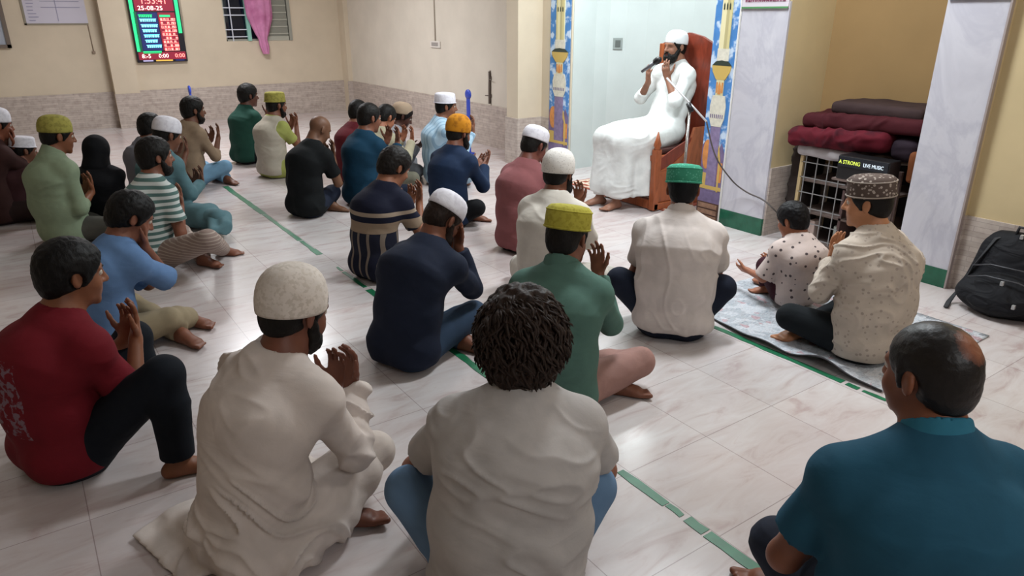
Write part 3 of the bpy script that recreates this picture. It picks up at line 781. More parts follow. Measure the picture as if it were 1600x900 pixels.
# curtain knotted in front of the window
def curtain():
    m = MB(); n = 48; rows = 26; vs = []
    for j in range(rows):
        t = j / (rows - 1); z = 2.3 - t * 1.28
        wd = np.interp(t, [0, .55, .76, .82, .9, 1], [.22, .19, .10, .06, .075, .045]); cx = 3.62 + np.interp(t, [0, .8, 1], [0.0, .02, .05])
        for i in range(n):
            a = 2 * math.pi * i / n; r = 1 + .12 * math.sin(a * 9 + t * 2)
            vs.append((cx + wd * r * math.cos(a), 12.5 + (.05 * r + .01) * math.sin(a), z))
    fs = [(j * n + i, j * n + (i + 1) % n, (j + 1) * n + (i + 1) % n, (j + 1) * n + i) for j in range(rows - 1) for i in range(n)]
    m.add(vs, fs, 0, True); o = m.build('curtain', fabric('curtain_pink', 'c983ab', pattern=pat_noise('a4557f', 3, .5, .75)))
    tag(o, 'pink curtain bunched and knotted in front of the barred window', 'curtain')
curtain()
# left window edge
wl = empty('window_2', (-.4, 12.6, 1.19)); structure(wl)
m = MB(); m.box((0, -.05, 0), (.57, 0, .045)); m.box((.52, -.05, 0), (.57, 0, 1.1)); m.build('window_frame', plain('brown_frame', '6e6258', .5), wl)
m = MB(); m.box((0, -.03, .045), (.52, -.012, 1.1)); m.build('pane', plain('pale_glass', 'a9b0bd', .2), wl)
m = MB(); m.box((.3, -.035, .1), (.42, -.03, .33)); m.box((.1, -.035, .1), (.26, -.03, .33)); m.build('dark_pane', plain('night_glass', '0b1424', .05), wl)

# tape lines: irregular green strips, worn in places
def tape(x, segs, label):
    rr = random.Random(int(x * 10)); r_ = empty('tape_line', (x, segs[0][0], 0)); tag(r_, label, 'floor tape')
    for y0, y1, wd in segs:
        n = max(2, int((y1 - y0) / .07)); L = []; Rr = []
        for k in range(n + 1):
            y = y0 + (y1 - y0) * k / n; L.append((x - wd / 2 + rr.uniform(-.003, .003), y)); Rr.append((x + wd / 2 + rr.uniform(-.004, .004), y))
        ol = L + Rr[::-1]; m = MB(); m.prism([(a - x, b - segs[0][0]) for a, b in ol], 0.0004, .0022, 'Z'); m.build('tape_strip', plain('green_tape', '1c6a47', .35, nz=.2, nscale=20), r_)
tape(1.605, [(.3, 1.18, .042), (1.19, 1.27, .038), (1.29, 1.36, .026), (1.365, 1.6, .036), (1.7, 2.0, .03), (2.05, 2.9, .04), (2.93, 3.1, .03), (3.2, 3.9, .04), (3.95, 4.3, .03), (4.33, 4.42, .02), (4.75, 4.9, .045), (4.9, 5.15, .03), (5.17, 6.1, .036), (6.12, 7.4, .05)], 'worn green tape line running under the nearer rows of seated men')
tape(2.94, [(.1, 1.3, .036), (1.31, 1.42, .022), (1.44, 1.5, .03), (1.52, 2.3, .036), (2.32, 2.6, .03)], 'green tape line on the floor between the printed mat and the polo shirt man')

# digital prayer time board
def text(body, size, loc, rot, mat, parent, name, depth=.001, align='LEFT', sx=1):
    cu = bpy.data.curves.new(name, 'FONT'); cu.body = body; cu.size = size; cu.extrude = depth; cu.align_x = align; cu.resolution_u = 2
    o = bpy.data.objects.new(name, cu); COL.objects.link(o); o.location = loc; o.rotation_euler = rot; o.scale = (sx, 1, 1); o.data.materials.append(mat)
    bpy.context.view_layer.update(); me = bpy.data.meshes.new_from_object(o.evaluated_get(bpy.context.evaluated_depsgraph_get())); bpy.data.objects.remove(o)
    q = bpy.data.objects.new(name, me); COL.objects.link(q); q.location = loc; q.rotation_euler = rot; q.scale = (sx, 1, 1); q.parent = parent
    if not me.materials: me.materials.append(mat)
    return q
bd = empty('digital_clock_board', (2.08, 12.56, .94)); tag(bd, 'lit digital prayer time board with red digits and green side bars', 'digital clock')
m = MB(); m.box((-.36, -.03, 0), (.36, .04, 1.05), bev=.008); m.build('board_case', plain('board_black', '16121f', .3), bd)
RED, CYAN, GRN, WHT, PINK = emit('led_red', 'e02a3c', 1.4), emit('led_cyan', '7fe6f2', 1.2), emit('led_green', '1fc274', 1.1), emit('led_white', 'ffd9d0', 1.6), emit('led_pink', 'ff8d84', 1.5)
M_dr = emit('led_dark_red', '8a1230', .35); M_dg = emit('led_dark_green', '0c4d38', .5); M_db = emit('led_dark_blue', '101c5a', .5)
def flat(name, x0, z0, x1, z1, mat, y=-.034): m = MB(); m.box((x0, y, z0), (x1, -.029, z1)); return m.build(name, mat, bd)
flat('red_field', -.27, .74, .27, 1.04, M_dr); flat('side_bar', -.34, .16, -.29, 1.0, GRN); flat('side_bar', .29, .42, .34, 1.0, GRN); flat('green_field', -.30, .15, -.26, .73, M_dg)
flat('blue_field', -.255, .17, .02, .72, M_db); flat('red_field', .03, .17, .27, .72, M_dr); flat('red_field', -.33, .04, .34, .15, M_dr); flat('green_field', -.26, .13, .0, .165, GRN)
flat('gold_caption', -.1, .015, .14, .035, emit('led_gold', 'c79a40', .8), -.036); flat('grey_caption', -.28, .015, -.14, .035, emit('led_grey', '9a93b8', .7), -.036); flat('grey_caption', .18, .015, .31, .035, M_db, -.036)
RX = (math.pi / 2, 0, 0)
text('1:53:41', .13, (-.19, -.037, .842), RX, PINK, bd, 'clock_digits')
text('25-08-25', .088, (-.235, -.037, .752), RX, WHT, bd, 'date_digits', sx=1.1)
for k, s_ in enumerate(('8:-5', '0:00', '0:00')): text(s_, .085, (-.29 + k * .235, -.037, .065), RX, WHT if k < 2 else PINK, bd, 'timer_digits')
rr = random.Random(4)
for k, (w0, z) in enumerate(((.17, .67), (.20, .61), (.20, .53), (.19, .46), (.2, .385), (.15, .31), (.2, .235))):
    m = MB(); x = -.235 + .008 * k
    while x < -.235 + .008 * k + w0:
        wd = rr.uniform(.012, .03); m.box((x, -.038, z - .02), (x + wd, -.033, z + .02)); m.box((x - .010, -.038, z + .012), (x + wd + .008, -.033, z + .02)); x += wd + .009
    m.build('prayer_name_row', CYAN if k else GRN, bd)
for k in range(9):
    m = MB(); z = .62 - k * .054; m.box((.055, -.035, z - .02), (.263, -.033, z - .016))
    for x in (.055, .1, .145, .205, .235):
        if rr.random() < .85:
            m.box((x, -.038, z - .018), (x + .008, -.033, z + .018)); m.box((x + .02, -.038, z - .018), (x + .028, -.033, z + .018)); m.box((x, -.038, z + rr.choice((-.018, .0, .012))), (x + .028, -.033, z + .016))
    m.build('prayer_time_row', PINK, bd)
flat('green_caption', .05, .655, .2, .685, GRN, -.037)
cm = MB(); cm.tube([(2.47, 12.58, 2.0), (2.47, 12.58, 1.6), (2.46, 12.585, 1.3), (2.44, 12.59, 1.25)], .006, 6); tag(cm.build('wall_cable', plain('cable_grey', 'b7a894', .6)), 'thin pale cable running down the wall right of the digital board', 'cable')
# paper notice
pn = MB(); pn.box((.41, 12.588, 1.51), (1.17, 12.6, 2.1), 0, bev=.002); pno = pn.build('paper_notice', plain('notice_white', 'c6c2cf', .6)); tag(pno, 'white printed notice sheet on the back wall left of the pillar', 'notice')
m = MB()
for k in range(9): m.box((.45, 12.584, 1.545 + k * .045), (.45 + rr.uniform(.06, .12), 12.5885, 1.553 + k * .045))
for z in (1.72, 1.80, 1.88): m.box((.62, 12.584, z), (1.1, 12.5885, z + .006))
m.box((.8, 12.584, 1.54), (.806, 12.5885, 2.05)); m.build('printed_lines', plain('notice_ink', '8b8aa6', .7), pno)
m = MB(); m.box((.385, 12.585, 1.49), (.41, 12.6, 2.1)); m.box((.385, 12.585, 1.49), (1.17, 12.6, 1.51)); m.build('notice_edge', plain('notice_edge', '8d8676', .7), pno)
m = MB(); m.tube([(1.16, 12.59, 1.5), (1.165, 12.59, 1.12)], .006, 6); m.box((1.145, 12.57, 1.09), (1.185, 12.6, 1.125)); tag(m.build('wall_hook', plain('hook_brown', '8d7a68', .6)), 'small brown cord end on the wall below the paper notice', 'hook')
# socket with conduit, bolt on front wall
so = empty('switch_plate', (5.1, 9.25, 1.24)); tag(so, 'small white socket plate under a thin vertical conduit on the pale wall', 'socket')
m = MB(); m.box((-.02, -.14, -.05), (0, .14, .04), bev=.004); m.build('plate', plain('plate_white', 'd8d2ca', .5), so)
m = MB(); m.box((-.024, -.09, -.025), (-.019, .09, .02)); m.build('socket_face', plain('plate_grey', '9a948f', .5), so)
m = MB(); m.tube([(-.01, 0, .04), (-.01, 0, 1.2)], .01, 6); m.build('conduit', plain('conduit', 'b5aa9c', .5), so)
so = empty('door_bolt', (5.1, 7.85, .55)); tag(so, 'long iron tower bolt standing upright on the pale wall by the column', 'door bolt')
m = MB(); m.tube([(-.02, 0, .0), (-.02, 0, .40)], .013, 8); m.build('bolt_rod', plain('iron_grey', '776d66', .5, .4), so)
m = MB(); m.box((-.012, -.03, .08), (0, .03, .12)); m.box((-.012, -.03, .3), (0, .03, .34)); m.box((-.006, -.012, .0), (0, .012, .41)); m.tube([(-.02, 0, .1), (-.05, .05, .1)], .008, 6); m.tube([(-.02, 0, .3), (-.04, -.08, .3)], .005, 6); m.build('bolt_bracket', plain('iron_grey', '776d66'), so)
# blue distance markers (flat stakes with round heads)
for (x, y), hgt, lab in (((4.58, 7.55), .80, 'blue upright paddle marker standing by the wall behind the orange cap man'), ((2.1, 11.0), .72, 'blue upright paddle marker mostly hidden behind the beige shirt man')):
    r_ = empty('floor_marker', (x, y, 0)); tag(r_, lab, 'marker')
    MBl = plain('blue_plastic', '2f49b8', .4)
    m = MB(); m.box((-.012, -.028, 0), (.012, .028, hgt - .1), bev=.004); m.build('stake', MBl, r_)
    m = MB(); Mx = Matrix.Translation((0, 0, hgt - .08)) @ Matrix.Rotation(math.pi / 2, 4, 'Y'); m.lathe([(.02, -.014), (.055, -.012), (.06, 0), (.055, .012), (.02, .014)], n=20, M=Mx); m.build('marker_head', MBl, r_)
    m = MB(); m.lathe([(.07, 0), (.07, .012), (.03, .02), (.001, .021)], n=20); m.build('marker_base', MBl, r_)

# minaret posters
C_sky = fabric('poster_sky', '4f86c4', .5, 0, pattern=pat_noise('c4d6ea', 9, .5, .58)); C_cream = plain('poster_cream', 'd9cfa2', .5, nz=.1, nscale=10); C_cream2 = plain('poster_pale', 'd8d4c4', .5, nz=.12, nscale=30)
C_pur = plain('poster_violet', '726489', .5, nz=.25, nscale=14); C_or = plain('poster_orange', 'cf8a4c', .5, nz=.2, nscale=20); C_dk = plain('poster_dark', '2f3a30', .5); C_gold = plain('poster_gold', 'c9ab5e', .5)
C_tower = fabric('poster_tower', 'd9cf9f', .5, 0, pattern=pat_bands([(0, hexc('e2d9ae')), (.4, hexc('cfc48f')), (.75, hexc('b8ad80'))], 1, 9.0))
def poster(X, y0, y1, label, brick=False):
    """flat printed strip on a plane of constant X, facing -X; minaret drawn in thin printed layers"""
    r_ = empty('minaret_poster', (X, (y0 + y1) / 2, 0)); tag(r_, label, 'poster'); W = (y1 - y0) / 2
    m = MB(); m.box((-.006, -W, .0), (0, W, 2.4)); m.build('backing', C_sky, r_)
    def lay(name, outline, mat, d=.003):
        m = MB(); m.prism([(y * W, z) for y, z in outline], -.006 - d, -.0055, 'X'); return m.build(name, mat, r_)
    rect = lambda a, b, c, d: [(a, b), (c, b), (c, d), (a, d)]
    z0 = .16 if brick else .0
    lay('city', [(-1, z0), (1, z0), (1, .62), (.75, .66), (.5, .60), (.4, .75), (.1, .74), (-.1, .66), (-.5, .6), (-.7, .66), (-1, .58)], C_pur, .002)
    lay('orange_dome', [(.55 + .38 * math.cos(t), .55 + .12 * math.sin(t)) for t in np.linspace(0, 2 * math.pi, 17)[:-1]], C_or)
    lay('orange_block', rect(-.95, .34, -.55, .5), C_or); lay('orange_block', rect(.2, .30, .95, .40), C_gold)
    lay('gold_arch', [(-.75, .26), (-.6, .26), (-.6, .5), (-.5, .56), (-.4, .5), (-.4, .26), (-.2, .26), (-.2, .5), (-.5, .64), (-.75, .5)], C_gold, .004)
    lay('lower_shaft', rect(-.45, z0 + .1, .42, .78), plain('poster_shaft', '85779a', .5, nz=.2, nscale=25), .0045)
    lay('gold_band', rect(-1, .27, 1, .3), C_gold, .005)
    lay('lower_gallery', [(-.45, .78), (.42, .78), (.62, .84), (.66, .94), (.5, 1.02), (-.55, 1.02), (-.7, .94), (-.66, .84)], C_cream2, .006)
    for k in range(7): lay('gallery_arch', rect(-.55 + k * .17, .845, -.47 + k * .17, .875), C_pur, .007)
    lay('mid_shaft', rect(-.34, 1.02, .3, 1.14), C_cream, .006)
    lay('window', [(-.14, 1.03), (.12, 1.03), (.12, 1.09), (0, 1.13), (-.14, 1.09)], C_or, .0075); lay('window', rect(-.32, 1.04, -.18, 1.12), C_or, .0075); lay('window', rect(.16, 1.04, .28, 1.12), C_or, .0075)
    lay('upper_gallery', [(-.4, 1.14), (.36, 1.14), (.72, 1.2), (.8, 1.245), (-.84, 1.245), (-.76, 1.2)], C_gold, .007)
    lay('gallery_rail', [(-.84, 1.245), (.8, 1.245), (.5, 1.275), (0, 1.285), (-.54, 1.275)], C_dk, .008)
    lay('tower_foot', rect(-.52, 1.28, .46, 1.37), C_cream2, .006); lay('tower', rect(-.45, 1.37, .4, 1.78), C_tower, .006)
    for k in range(3): lay('slit_window', [(-.3 + k * .24, 1.65), (-.2 + k * .24, 1.65), (-.2 + k * .24, 1.685), (-.25 + k * .24, 1.70), (-.3 + k * .24, 1.685)], C_dk, .008)
    lay('tower_head', [(-.45, 1.78), (.4, 1.78), (.6, 1.84), (.5, 1.9), (-.5, 1.9), (-.62, 1.84)], C_cream, .007); lay('tower_top', rect(-.42, 1.9, .36, 2.3), C_cream2, .006)
    if brick:
        m = MB(); m.box((-.012, -W, 0), (0, W, .16)); b = m.build('brick_panel', plain('brick_dark', '4e3328', .6), r_)
        for k in range(3):
            m = MB(); m.box((-.016, -W + .015, .012 + k * .05), (-.011, W - .015, .05 + k * .05), bev=.001); m.build('brick', plain('brick_brown', '8b6a55', .6, nz=.35, nscale=25), r_)
poster(4.975, 6.1, 6.44, 'tall minaret poster strip on the wall left of the white niche')
poster(4.60, 3.66, 3.885, 'tall minaret poster strip with brick foot beside the marble pillar right of the chair', True)
sk = MB(); sk.box((4.595, 3.652, 0), (4.62, 3.662, 2.3)); structure(sk.build('trim_17', M_white))

# sign plates at the pillar tops
def sign(y0, y1, z, edge, label, ink):
    r_ = empty('sign_plate', (4.6, (y0 + y1) / 2, z)); tag(r_, label, 'sign'); W = (y1 - y0) / 2
    m = MB(); m.box((-.012, -W, 0), (0, W, .3)); m.build('plate', plain('sign_white', 'cfc6cf', .5), r_)
    m = MB(); m.box((-.016, -W, 0), (-.011, W, .012)); m.build('plate_edge', edge, r_)
    rr = random.Random(int(z * 100)); m = MB(); y = W * .85
    while y > -W * .85:
        wd = rr.uniform(.018, .03); m.box((-.016, y - wd, .085), (-.011, y + .006, .092)); m.box((-.016, y - .006, .045), (-.011, y, .088)); m.box((-.016, y - wd, .04 + rr.uniform(0, .02)), (-.011, y, .052 + rr.uniform(0, .01)))
        m.box((-.016, y - wd * .8, .045), (-.011, y - wd * .6, .07)); y -= wd + .006
    if ink: m.build('lettering', ink, r_)
sign(3.245, 3.64, 1.655, plain('sign_green', '4f8a55', .5), 'white sign with maroon lettering and green edge atop the pillar nearest the chair', plain('sign_ink', '8c3f5f', .5))
sign(1.86, 2.18, 1.69, plain('sign_teal', '3c8fb0', .4), 'white sign with green and blue lower edge atop the pillar nearest the backpack', None)

# niche socket
m = MB(); 
def nicheP(px, py):
    # hit of the ray with the curved niche wall
    d = atX(px, py, 6.0) - np.array((0, 0, CAM_H)); d /= np.linalg.norm(d); t = 5.0
    while t < 12:
        p = np.array((0, 0, CAM_H)) + d * t
        if p[0] > 5.3 and ((p[0] - 5.3) / .62) ** 2 + ((p[1] - 4.98) / 1.1) ** 2 > 1 or (p[0] <= 5.3 and p[1] > 6.08 and p[0] > 5): return p
        t += .005
    return p
p = nicheP(965, 68); so = empty('niche_socket', p, math.atan2((p[1] - 4.98) / 1.21, (p[0] - 5.3) / .384)); tag(so, 'small grey socket box on the pale niche wall behind the imam', 'socket')
m.box((-.025, -.05, -.06), (.0, .05, .06), bev=.004); m.build('plate', plain('socket_grey', '8f9794', .5), so)
m = MB(); m.box((-.03, -.028, -.035), (-.024, .028, .035)); m.build('socket_face', plain('socket_dark', '5c625f', .5), so)

# rug under the chair
rug = empty('rug', (4.95, 4.95, 0)); tag(rug, 'red brown patterned rug laid in the niche under the chair', 'rug')
m = MB(); m.box((-.42, -.78, 0.0), (.62, .62, .008)); m.build('rug_pile', plain('rug_rust', '9a4f3c', .9, nz=.2, nscale=20), rug)
m = MB()
for a, b in ((-.39, -.365), (-.31, -.27), (-.2, -.18)): m.box((a, -.75, .008), (b, .6, .0095))
for y in (.22, .32, .45, .56): m.box((-.36, y, .008), (.6, y + .035, .0096))
m.build('rug_border', plain('rug_cream', 'd9c7b4', .9), rug)
m = MB()
m.box((-.235, -.7, .008), (-.232, .38, .0094))
for k in range(6): m.box((-.26, -.7 + k * .2, .008), (-.21, -.62 + k * .2, .0098))
m.build('rug_motif', plain('rug_dark', '5b2420', .9), rug)

# wooden pulpit chair
ch = empty('wooden_chair', (4.75, 4.57, .009)); tag(ch, 'orange brown wooden pulpit chair with carved post finials, the imam sits in it', 'chair')
def cpart(name, boxes, mat=M_wood, bev=.006):
    m = MB()
    for lo, hi in boxes: m.box(lo, hi, bev=bev)
    return m.build(name, mat, ch)
XF, XB, W2 = -.29, .33, .31      # front, back, half width (world y)
def post(y, x, top, nm='post'):
    m = MB(); m.box((x - .03, y - .03, 0), (x + .03, y + .03, top - .1), bev=.005); m.build(nm, M_wood, ch)
    m = MB(); m.lathe([(.032, top - .1), (.026, top - .085), (.034, top - .06), (.022, top - .02), (.004, top + .05)], (x, y, 0), 14); m.build('finial', M_wood, ch)
post(-W2, XF, .63); post(W2, XF, .63)
for y in (-W2, W2):
    cpart('side_panel', [((XF + .03, y - .012, .06), (XB, y + .012, .34))])
    m = MB(); ol = [(XF + .03, .34), (XB, .34), (XB, .68)] + [(XB - .24 - .30 * math.sin(t), .34 + .34 * math.cos(t)) for t in np.linspace(0, math.pi / 2, 8)]
    ol = [(XF + .03, .34), (XB, .34), (XB, .68), (XB - .18, .68), (XB - .22, .56), (XB - .30, .46), (XB - .42, .39)]
    m.prism([(a, b) for a, b in ol], y - .012, y + .012, 'Y'); m.build('arm_panel', M_wood, ch)
    m = MB(); m.prism([(XF + .03, .33), (XB, .33), (XB, .62), (XB - .2, .6), (XF + .16, .5), (XF + .03, .44)], y - .006, y + .006, 'Y'); m.build('arch_infill', M_darkwood, ch)
    cpart('base_rail', [((XF - .02, y - .03, 0), (XB + .03, y + .03, .06))])
cpart('seat', [((XF - .01, -W2, .42), (XB, W2, .47))]); cpart('cushion', [((XF + .02, -W2 + .03, .47), (XB - .04, W2 - .03, .52))], plain('cushion_brown', '3c1a14', .9), .02)
cpart('front_rail', [((XF - .01, -W2, .0), (XF + .02, W2, .08)), ((XF, -W2, .34), (XF + .02, W2, .43))])
m = MB(); m.prism([(-W2, .42), (W2, .42), (W2, 1.36), (.15, 1.43), (0, 1.46), (-.15, 1.43), (-W2, 1.36)], XB, XB + .035, 'X'); m.build('backrest', M_darkwood, ch)
for y in (-W2, W2): cpart('back_post', [((XB - .01, y - .03, 0), (XB + .045, y + .03, 1.36))])

# microphone, stand, cable
mc = empty('microphone_stand', (4.36, 3.93, 0)); tag(mc, 'chrome boom microphone stand beside the chair, pole behind the green cap', 'microphone stand')
CH = plain('chrome', 'c9c9c6', .2, .9); BLK = plain('black_plastic', '141416', .4)
o3 = np.array((4.36, 3.93, 0.)); micp = at(1034, 92, 1.28); jt = np.array((4.36, 3.93, 1.03)); micp = atX(1030, 96, 4.42); bend = atX(1104, 190, 4.38)
jt = atX(1078, 168, 4.36); mc.location = (4.36, float(jt[1]), 0); o3 = np.array((4.36, jt[1], 0.))
m = MB(); m.tube([(0, 0, .03), (0, 0, jt[2])], .011, 10); m.build('pole', CH, mc)
m = MB(); m.tube([bend - o3, atX(1042, 122, 4.38) - o3], .008, 8); m.build('boom_arm', plain('boom_white', 'd6d6d8', .25, .3), mc)
m = MB(); m.tube([(0, -.02, jt[2] - .03), (0, .02, jt[2] + .03)], .02, 10); m.build('clutch', BLK, mc)
m = MB(); m.lathe([(.13, 0), (.13, .015), (.05, .035), (.012, .04)], n=24); m.build('base', BLK, mc)
a_, b_ = atX(1003, 112, 4.36), atX(1034, 90, 4.40)
mi_ = empty('microphone', (a_ + b_) / 2); tag(mi_, 'black handheld microphone held up at the imam mouth', 'microphone'); c_ = (a_ + b_) / 2
m = MB(); m.tube([a_ - c_, a_ * .35 + b_ * .65 - c_], [.012, .017], 12); m.build('mic_body', plain('mic_grey', '6b6b70', .3, .5), mi_)
m = MB(); dd_ = unit(b_ - a_); q0 = a_ * .38 + b_ * .62 - c_; m.tube([q0, q0 + dd_ * .012, q0 + dd_ * .04, q0 + dd_ * .06, q0 + dd_ * .075], [.018, .027, .029, .024, .01], 14); m.build('mic_head', BLK, mi_)
m = MB(); pts = [atX(1122, 252, 4.40), atX(1138, 275, 4.45), atX(1152, 290, 4.53), atX(1170, 302, 4.57), atX(1190, 311, 4.57), atX(1206, 324, 4.55), atX(1222, 345, 4.62), V(4.62, 3.05, .01)]
def smooth_path(pts, n=6):
    out = []; P_ = [pts[0]] + list(pts) + [pts[-1]]
    for i in range(1, len(P_) - 2):
        for k in range(n):
            t = k / n; a, b, c, d = [np.asarray(x, float) for x in P_[i - 1:i + 3]]
            out.append(.5 * ((2 * b) + (c - a) * t + (2 * a - 5 * b + 4 * c - d) * t * t + (3 * b - a - 3 * c + d) * t ** 3))
    out.append(np.asarray(pts[-1], float)); return out
pts = [bend, bend * .5 + atX(1122, 252, 4.40) * .5 + V(0, 0, -.03)] + pts
m.tube(smooth_path(pts), .006, 6); tag(m.build('microphone_cable', plain('cable_dark', '4b4340', .5)), 'dark microphone cable drooping across the marble pillar towards the rack', 'cable')

# rack in the alcove
rk = empty('wire_rack', (4.9, 2.66, 0)); tag(rk, 'metal storage rack with wire mesh front standing in the alcove', 'rack')
RT = .655
for x in (-.22, .2):
    for y, mt in ((-.36, 'post_brown'), (.36, 'post_tan')):
        m = MB(); m.box((x - .012, y - .012, 0), (x + .012, y + .012, RT)); m.build('rack_post', plain(mt, {'post_tan': 'b09a72', 'post_brown': '6a5854'}[mt], .5), rk)
MS = plain('rack_shelf', '6a5b55', .6)
for z in (.0, .22, .45, RT - .02):
    m = MB(); m.box((-.21 if z < .6 else .06, -.35, z + .02), (.19, .35, z + .035)); m.build('shelf', MS, rk)
m = MB()
for k in range(6): m.box((-.232, .0, .06 + k * .11), (-.226, .36, .066 + k * .11))
for k in range(4): m.box((-.234, .05 + k * .09, .04), (-.228, .056 + k * .09, RT)) 
m.build('wire_mesh', plain('wire_grey', '8d8d8d', .4, .3), rk)
m = MB(); m.box((-.21, -.0, .04), (.0, .02, .46)); m.build('divider', plain('rack_divider', '55413f', .7), rk)
m = MB(); m.box((.18, -.36, .03), (.2, .36, RT)); m.build('back_panel', plain('rack_back', '1d1719', .8), rk)
def thing_box(name, lo, hi, mat, label, cat, bev=.006, group=None):
    c = ((lo[0] + hi[0]) / 2, (lo[1] + hi[1]) / 2, lo[2]); m = MB(); m.box(tuple(a - b for a, b in zip(lo, c)), tuple(a - b for a, b in zip(hi, c)), bev=bev)
    o = m.build(name, mat); o.location = c; return tag(o, label, cat, group)
am = empty('amplifier', (4.70, 2.435, .582)); tag(am, 'black amplifier with a lit green and white name strip on the upper rack shelf', 'amplifier')
m = MB(); m.box((-.21, -.15, 0), (-.07, .20, .155), bev=.006); m.build('case', BLK, am)
m = MB(); m.box((-.216, -.145, .085), (-.209, .195, .15)); m.build('name_strip', plain('strip_dark', '20242c', .3), am)
text('A STRONG', .036, (-.2185, .188, .103), (math.pi / 2, 0, -math.pi / 2), emit('strip_green', 'c3d455', .9), am, 'strip_lettering', .0008, sx=.84)
text('LIVE MUSIC', .034, (-.2185, .018, .103), (math.pi / 2, 0, -math.pi / 2), emit('strip_white', 'c6d3dc', .8), am, 'strip_lettering', .0008, sx=.8)
m = MB(); m.box((-.22, -.035, .005), (-.209, -.022, .018)); m.build('power_light', emit('led_power', 'ff2040', 5), am)
for k, (y, hx, wd) in enumerate(((2.92, 'b9a59c', .05), (2.72, 'aab0aa', .05))):
    thing_box('paper_packet', (4.72, y - wd, .035 if k == 0 else .035), (4.8, y, .035 + .15), plain('packet_' + hx, hx, .7), ('pale pink packet on the lowest rack shelf behind the wire mesh', 'pale grey packet on the lowest rack shelf right of the divider')[k], 'packet')
m = MB(); m.box((-.41, -.36, .565), (-.21, .0, .58)); m.box((-.41, -.36, .5), (-.4, -.34, .58)); m.box((-.24, -.36, .1), (-.21, -.33, .58)); m.build('front_shelf', MS, rk)
# folded white cloth and carpets on the rack
def soft_box(name, lo, hi, mat, label, cat, amp=.012, seed=1, skew=0., h=.01, group=None, rnd=.75):
    lo = np.array(lo, float); hi = np.array(hi, float); c = (lo + hi) / 2; c[2] = lo[2]
    F = Field(lo - c - .06, hi - c + .06, h); mid = (lo + hi) / 2 - c; half = (hi - lo) / 2
    r = min(half) * rnd
    X, Y, Z = F.ax[0][:, None, None], F.ax[1][None, :, None], F.ax[2][None, None, :]
    qx = np.maximum(np.abs(X - mid[0]) - half[0] + r, 0); qy = np.maximum(np.abs(Y - mid[1]) - half[1] + r, 0); qz = np.maximum(np.abs(Z - mid[2] - skew * (Y - mid[1])) - half[2] + r, 0)
    F.f = (np.sqrt(qx ** 2 + qy ** 2 + qz ** 2) - r).astype(np.float32)
    o = link(name, to_mesh(name, F.mesh(2, folds(amp, seed))), mat); o.location = c; return tag(o, label, cat, group)
soft_box('folded_sheet', (4.64, 2.60, .658), (5.1, 3.06, .735), fabric('sheet_grey', 'a9a4a6'), 'pale grey folded sheet on the rack top under the maroon carpets', 'cloth', .01, 2)
soft_box('folded_sheet', (4.75, 2.28, .675), (5.1, 2.585, .725), fabric('sheet_brown', '85776e'), 'brown grey folded sheet on the rack top behind the amplifier strip', 'cloth', .008, 3)
CP = fabric('carpet_maroon', '56121f', pattern=pat_noise('35101a', 8, .5, .65)); CP2 = fabric('carpet_dark', '2a2029'); CP3 = fabric('carpet_wine', '3f1219')
soft_box('folded_carpet', (4.60, 2.40, .742), (5.12, 3.13, .875), CP, 'maroon folded carpet lying lowest in the stack on the rack', 'carpet', .022, 4, -.05)
soft_box('folded_carpet', (4.66, 2.22, .722), (5.12, 2.40, .86), CP2, 'dark navy folded carpet at the right of the stack on the rack', 'carpet', .01, 5)
soft_box('folded_carpet', (4.64, 2.18, .875), (5.12, 3.06, .975), CP3, 'dark wine folded carpet at the top of the stack on the rack', 'carpet', .02, 6, -.04)
soft_box('folded_carpet', (4.72, 2.26, .965), (5.12, 2.90, 1.05), fabric('carpet_grey', '3a2c2c'), 'charcoal folded carpet crowning the stack on the rack', 'carpet', .012, 7)
soft_box('brown_bag', (4.62, 2.18, .60), (4.80, 2.245, .80), fabric('bag_brown', '6b3d22'), 'brown cloth bundle hanging at the right end of the rack', 'cloth', .008, 8)
soft_box('dark_bundle', (4.80, 3.08, .02), (5.1, 3.2, .78), fabric('bundle_dark', '3a3230'), 'dark hanging cloth bundle squeezed left of the rack', 'cloth', .02, 9)

# backpack
bp = empty('backpack', (4.44, 1.47, 0), math.radians(4)); tag(bp, 'black backpack slumped on the floor against the right wall', 'backpack')
BK = fabric('backpack_black', '15161a', .7, .6)
F = Field((-.26, -.34, -.02), (.26, .34, .56), .008)
F.cone((.02, 0, .12), (.08, 0, .34), (.23, .12, .12), (.20, .10, .12), .06, V(0, 1, 0)); F.ball((-.03, 0, .1), (.24, .13, .1), .05, V(0, 1, 0)); F.cone((.09, .1, .40), (.09, -.06, .42), .05, .04, .05)
F.plane(V(0, 0, .004), V(0, 0, -1)); link('bag_body', to_mesh('bag_body', F.mesh(1, folds(.012, 3))), BK, bp)
F = Field((-.3, -.26, 0), (.1, .26, .4), .008); F.cone((-.11, 0, .11), (-.06, 0, .2), (.16, .05, .08), (.14, .05, .06), .04, V(0, 1, 0)); F.plane(V(0, 0, .008), V(0, 0, -1)); link('front_pocket', to_mesh('front_pocket', F.mesh(1, folds(.007, 5))), BK, bp)
for z, x in ((.24, -.115), (.3, -.08)):
    m = MB(); m.tube([(x, -.17, z - .03), (x - .012, -.08, z), (x - .014, .08, z), (x, .17, z - .03)], .005, 6); m.build('zipper', plain('zip_grey', '3d3e42', .4, .4), bp)
for y, z in ((-.02, .235), (-.1, .12), (.0, .455)):
    m = MB(); m.box((-.19 if z < .4 else .02, y - .008, z - .012), (-.17 if z < .4 else .045, y + .008, z + .012), bev=.002); m.build('zip_pull', plain('pull_white', 'b9b9b9', .3, .5), bp)
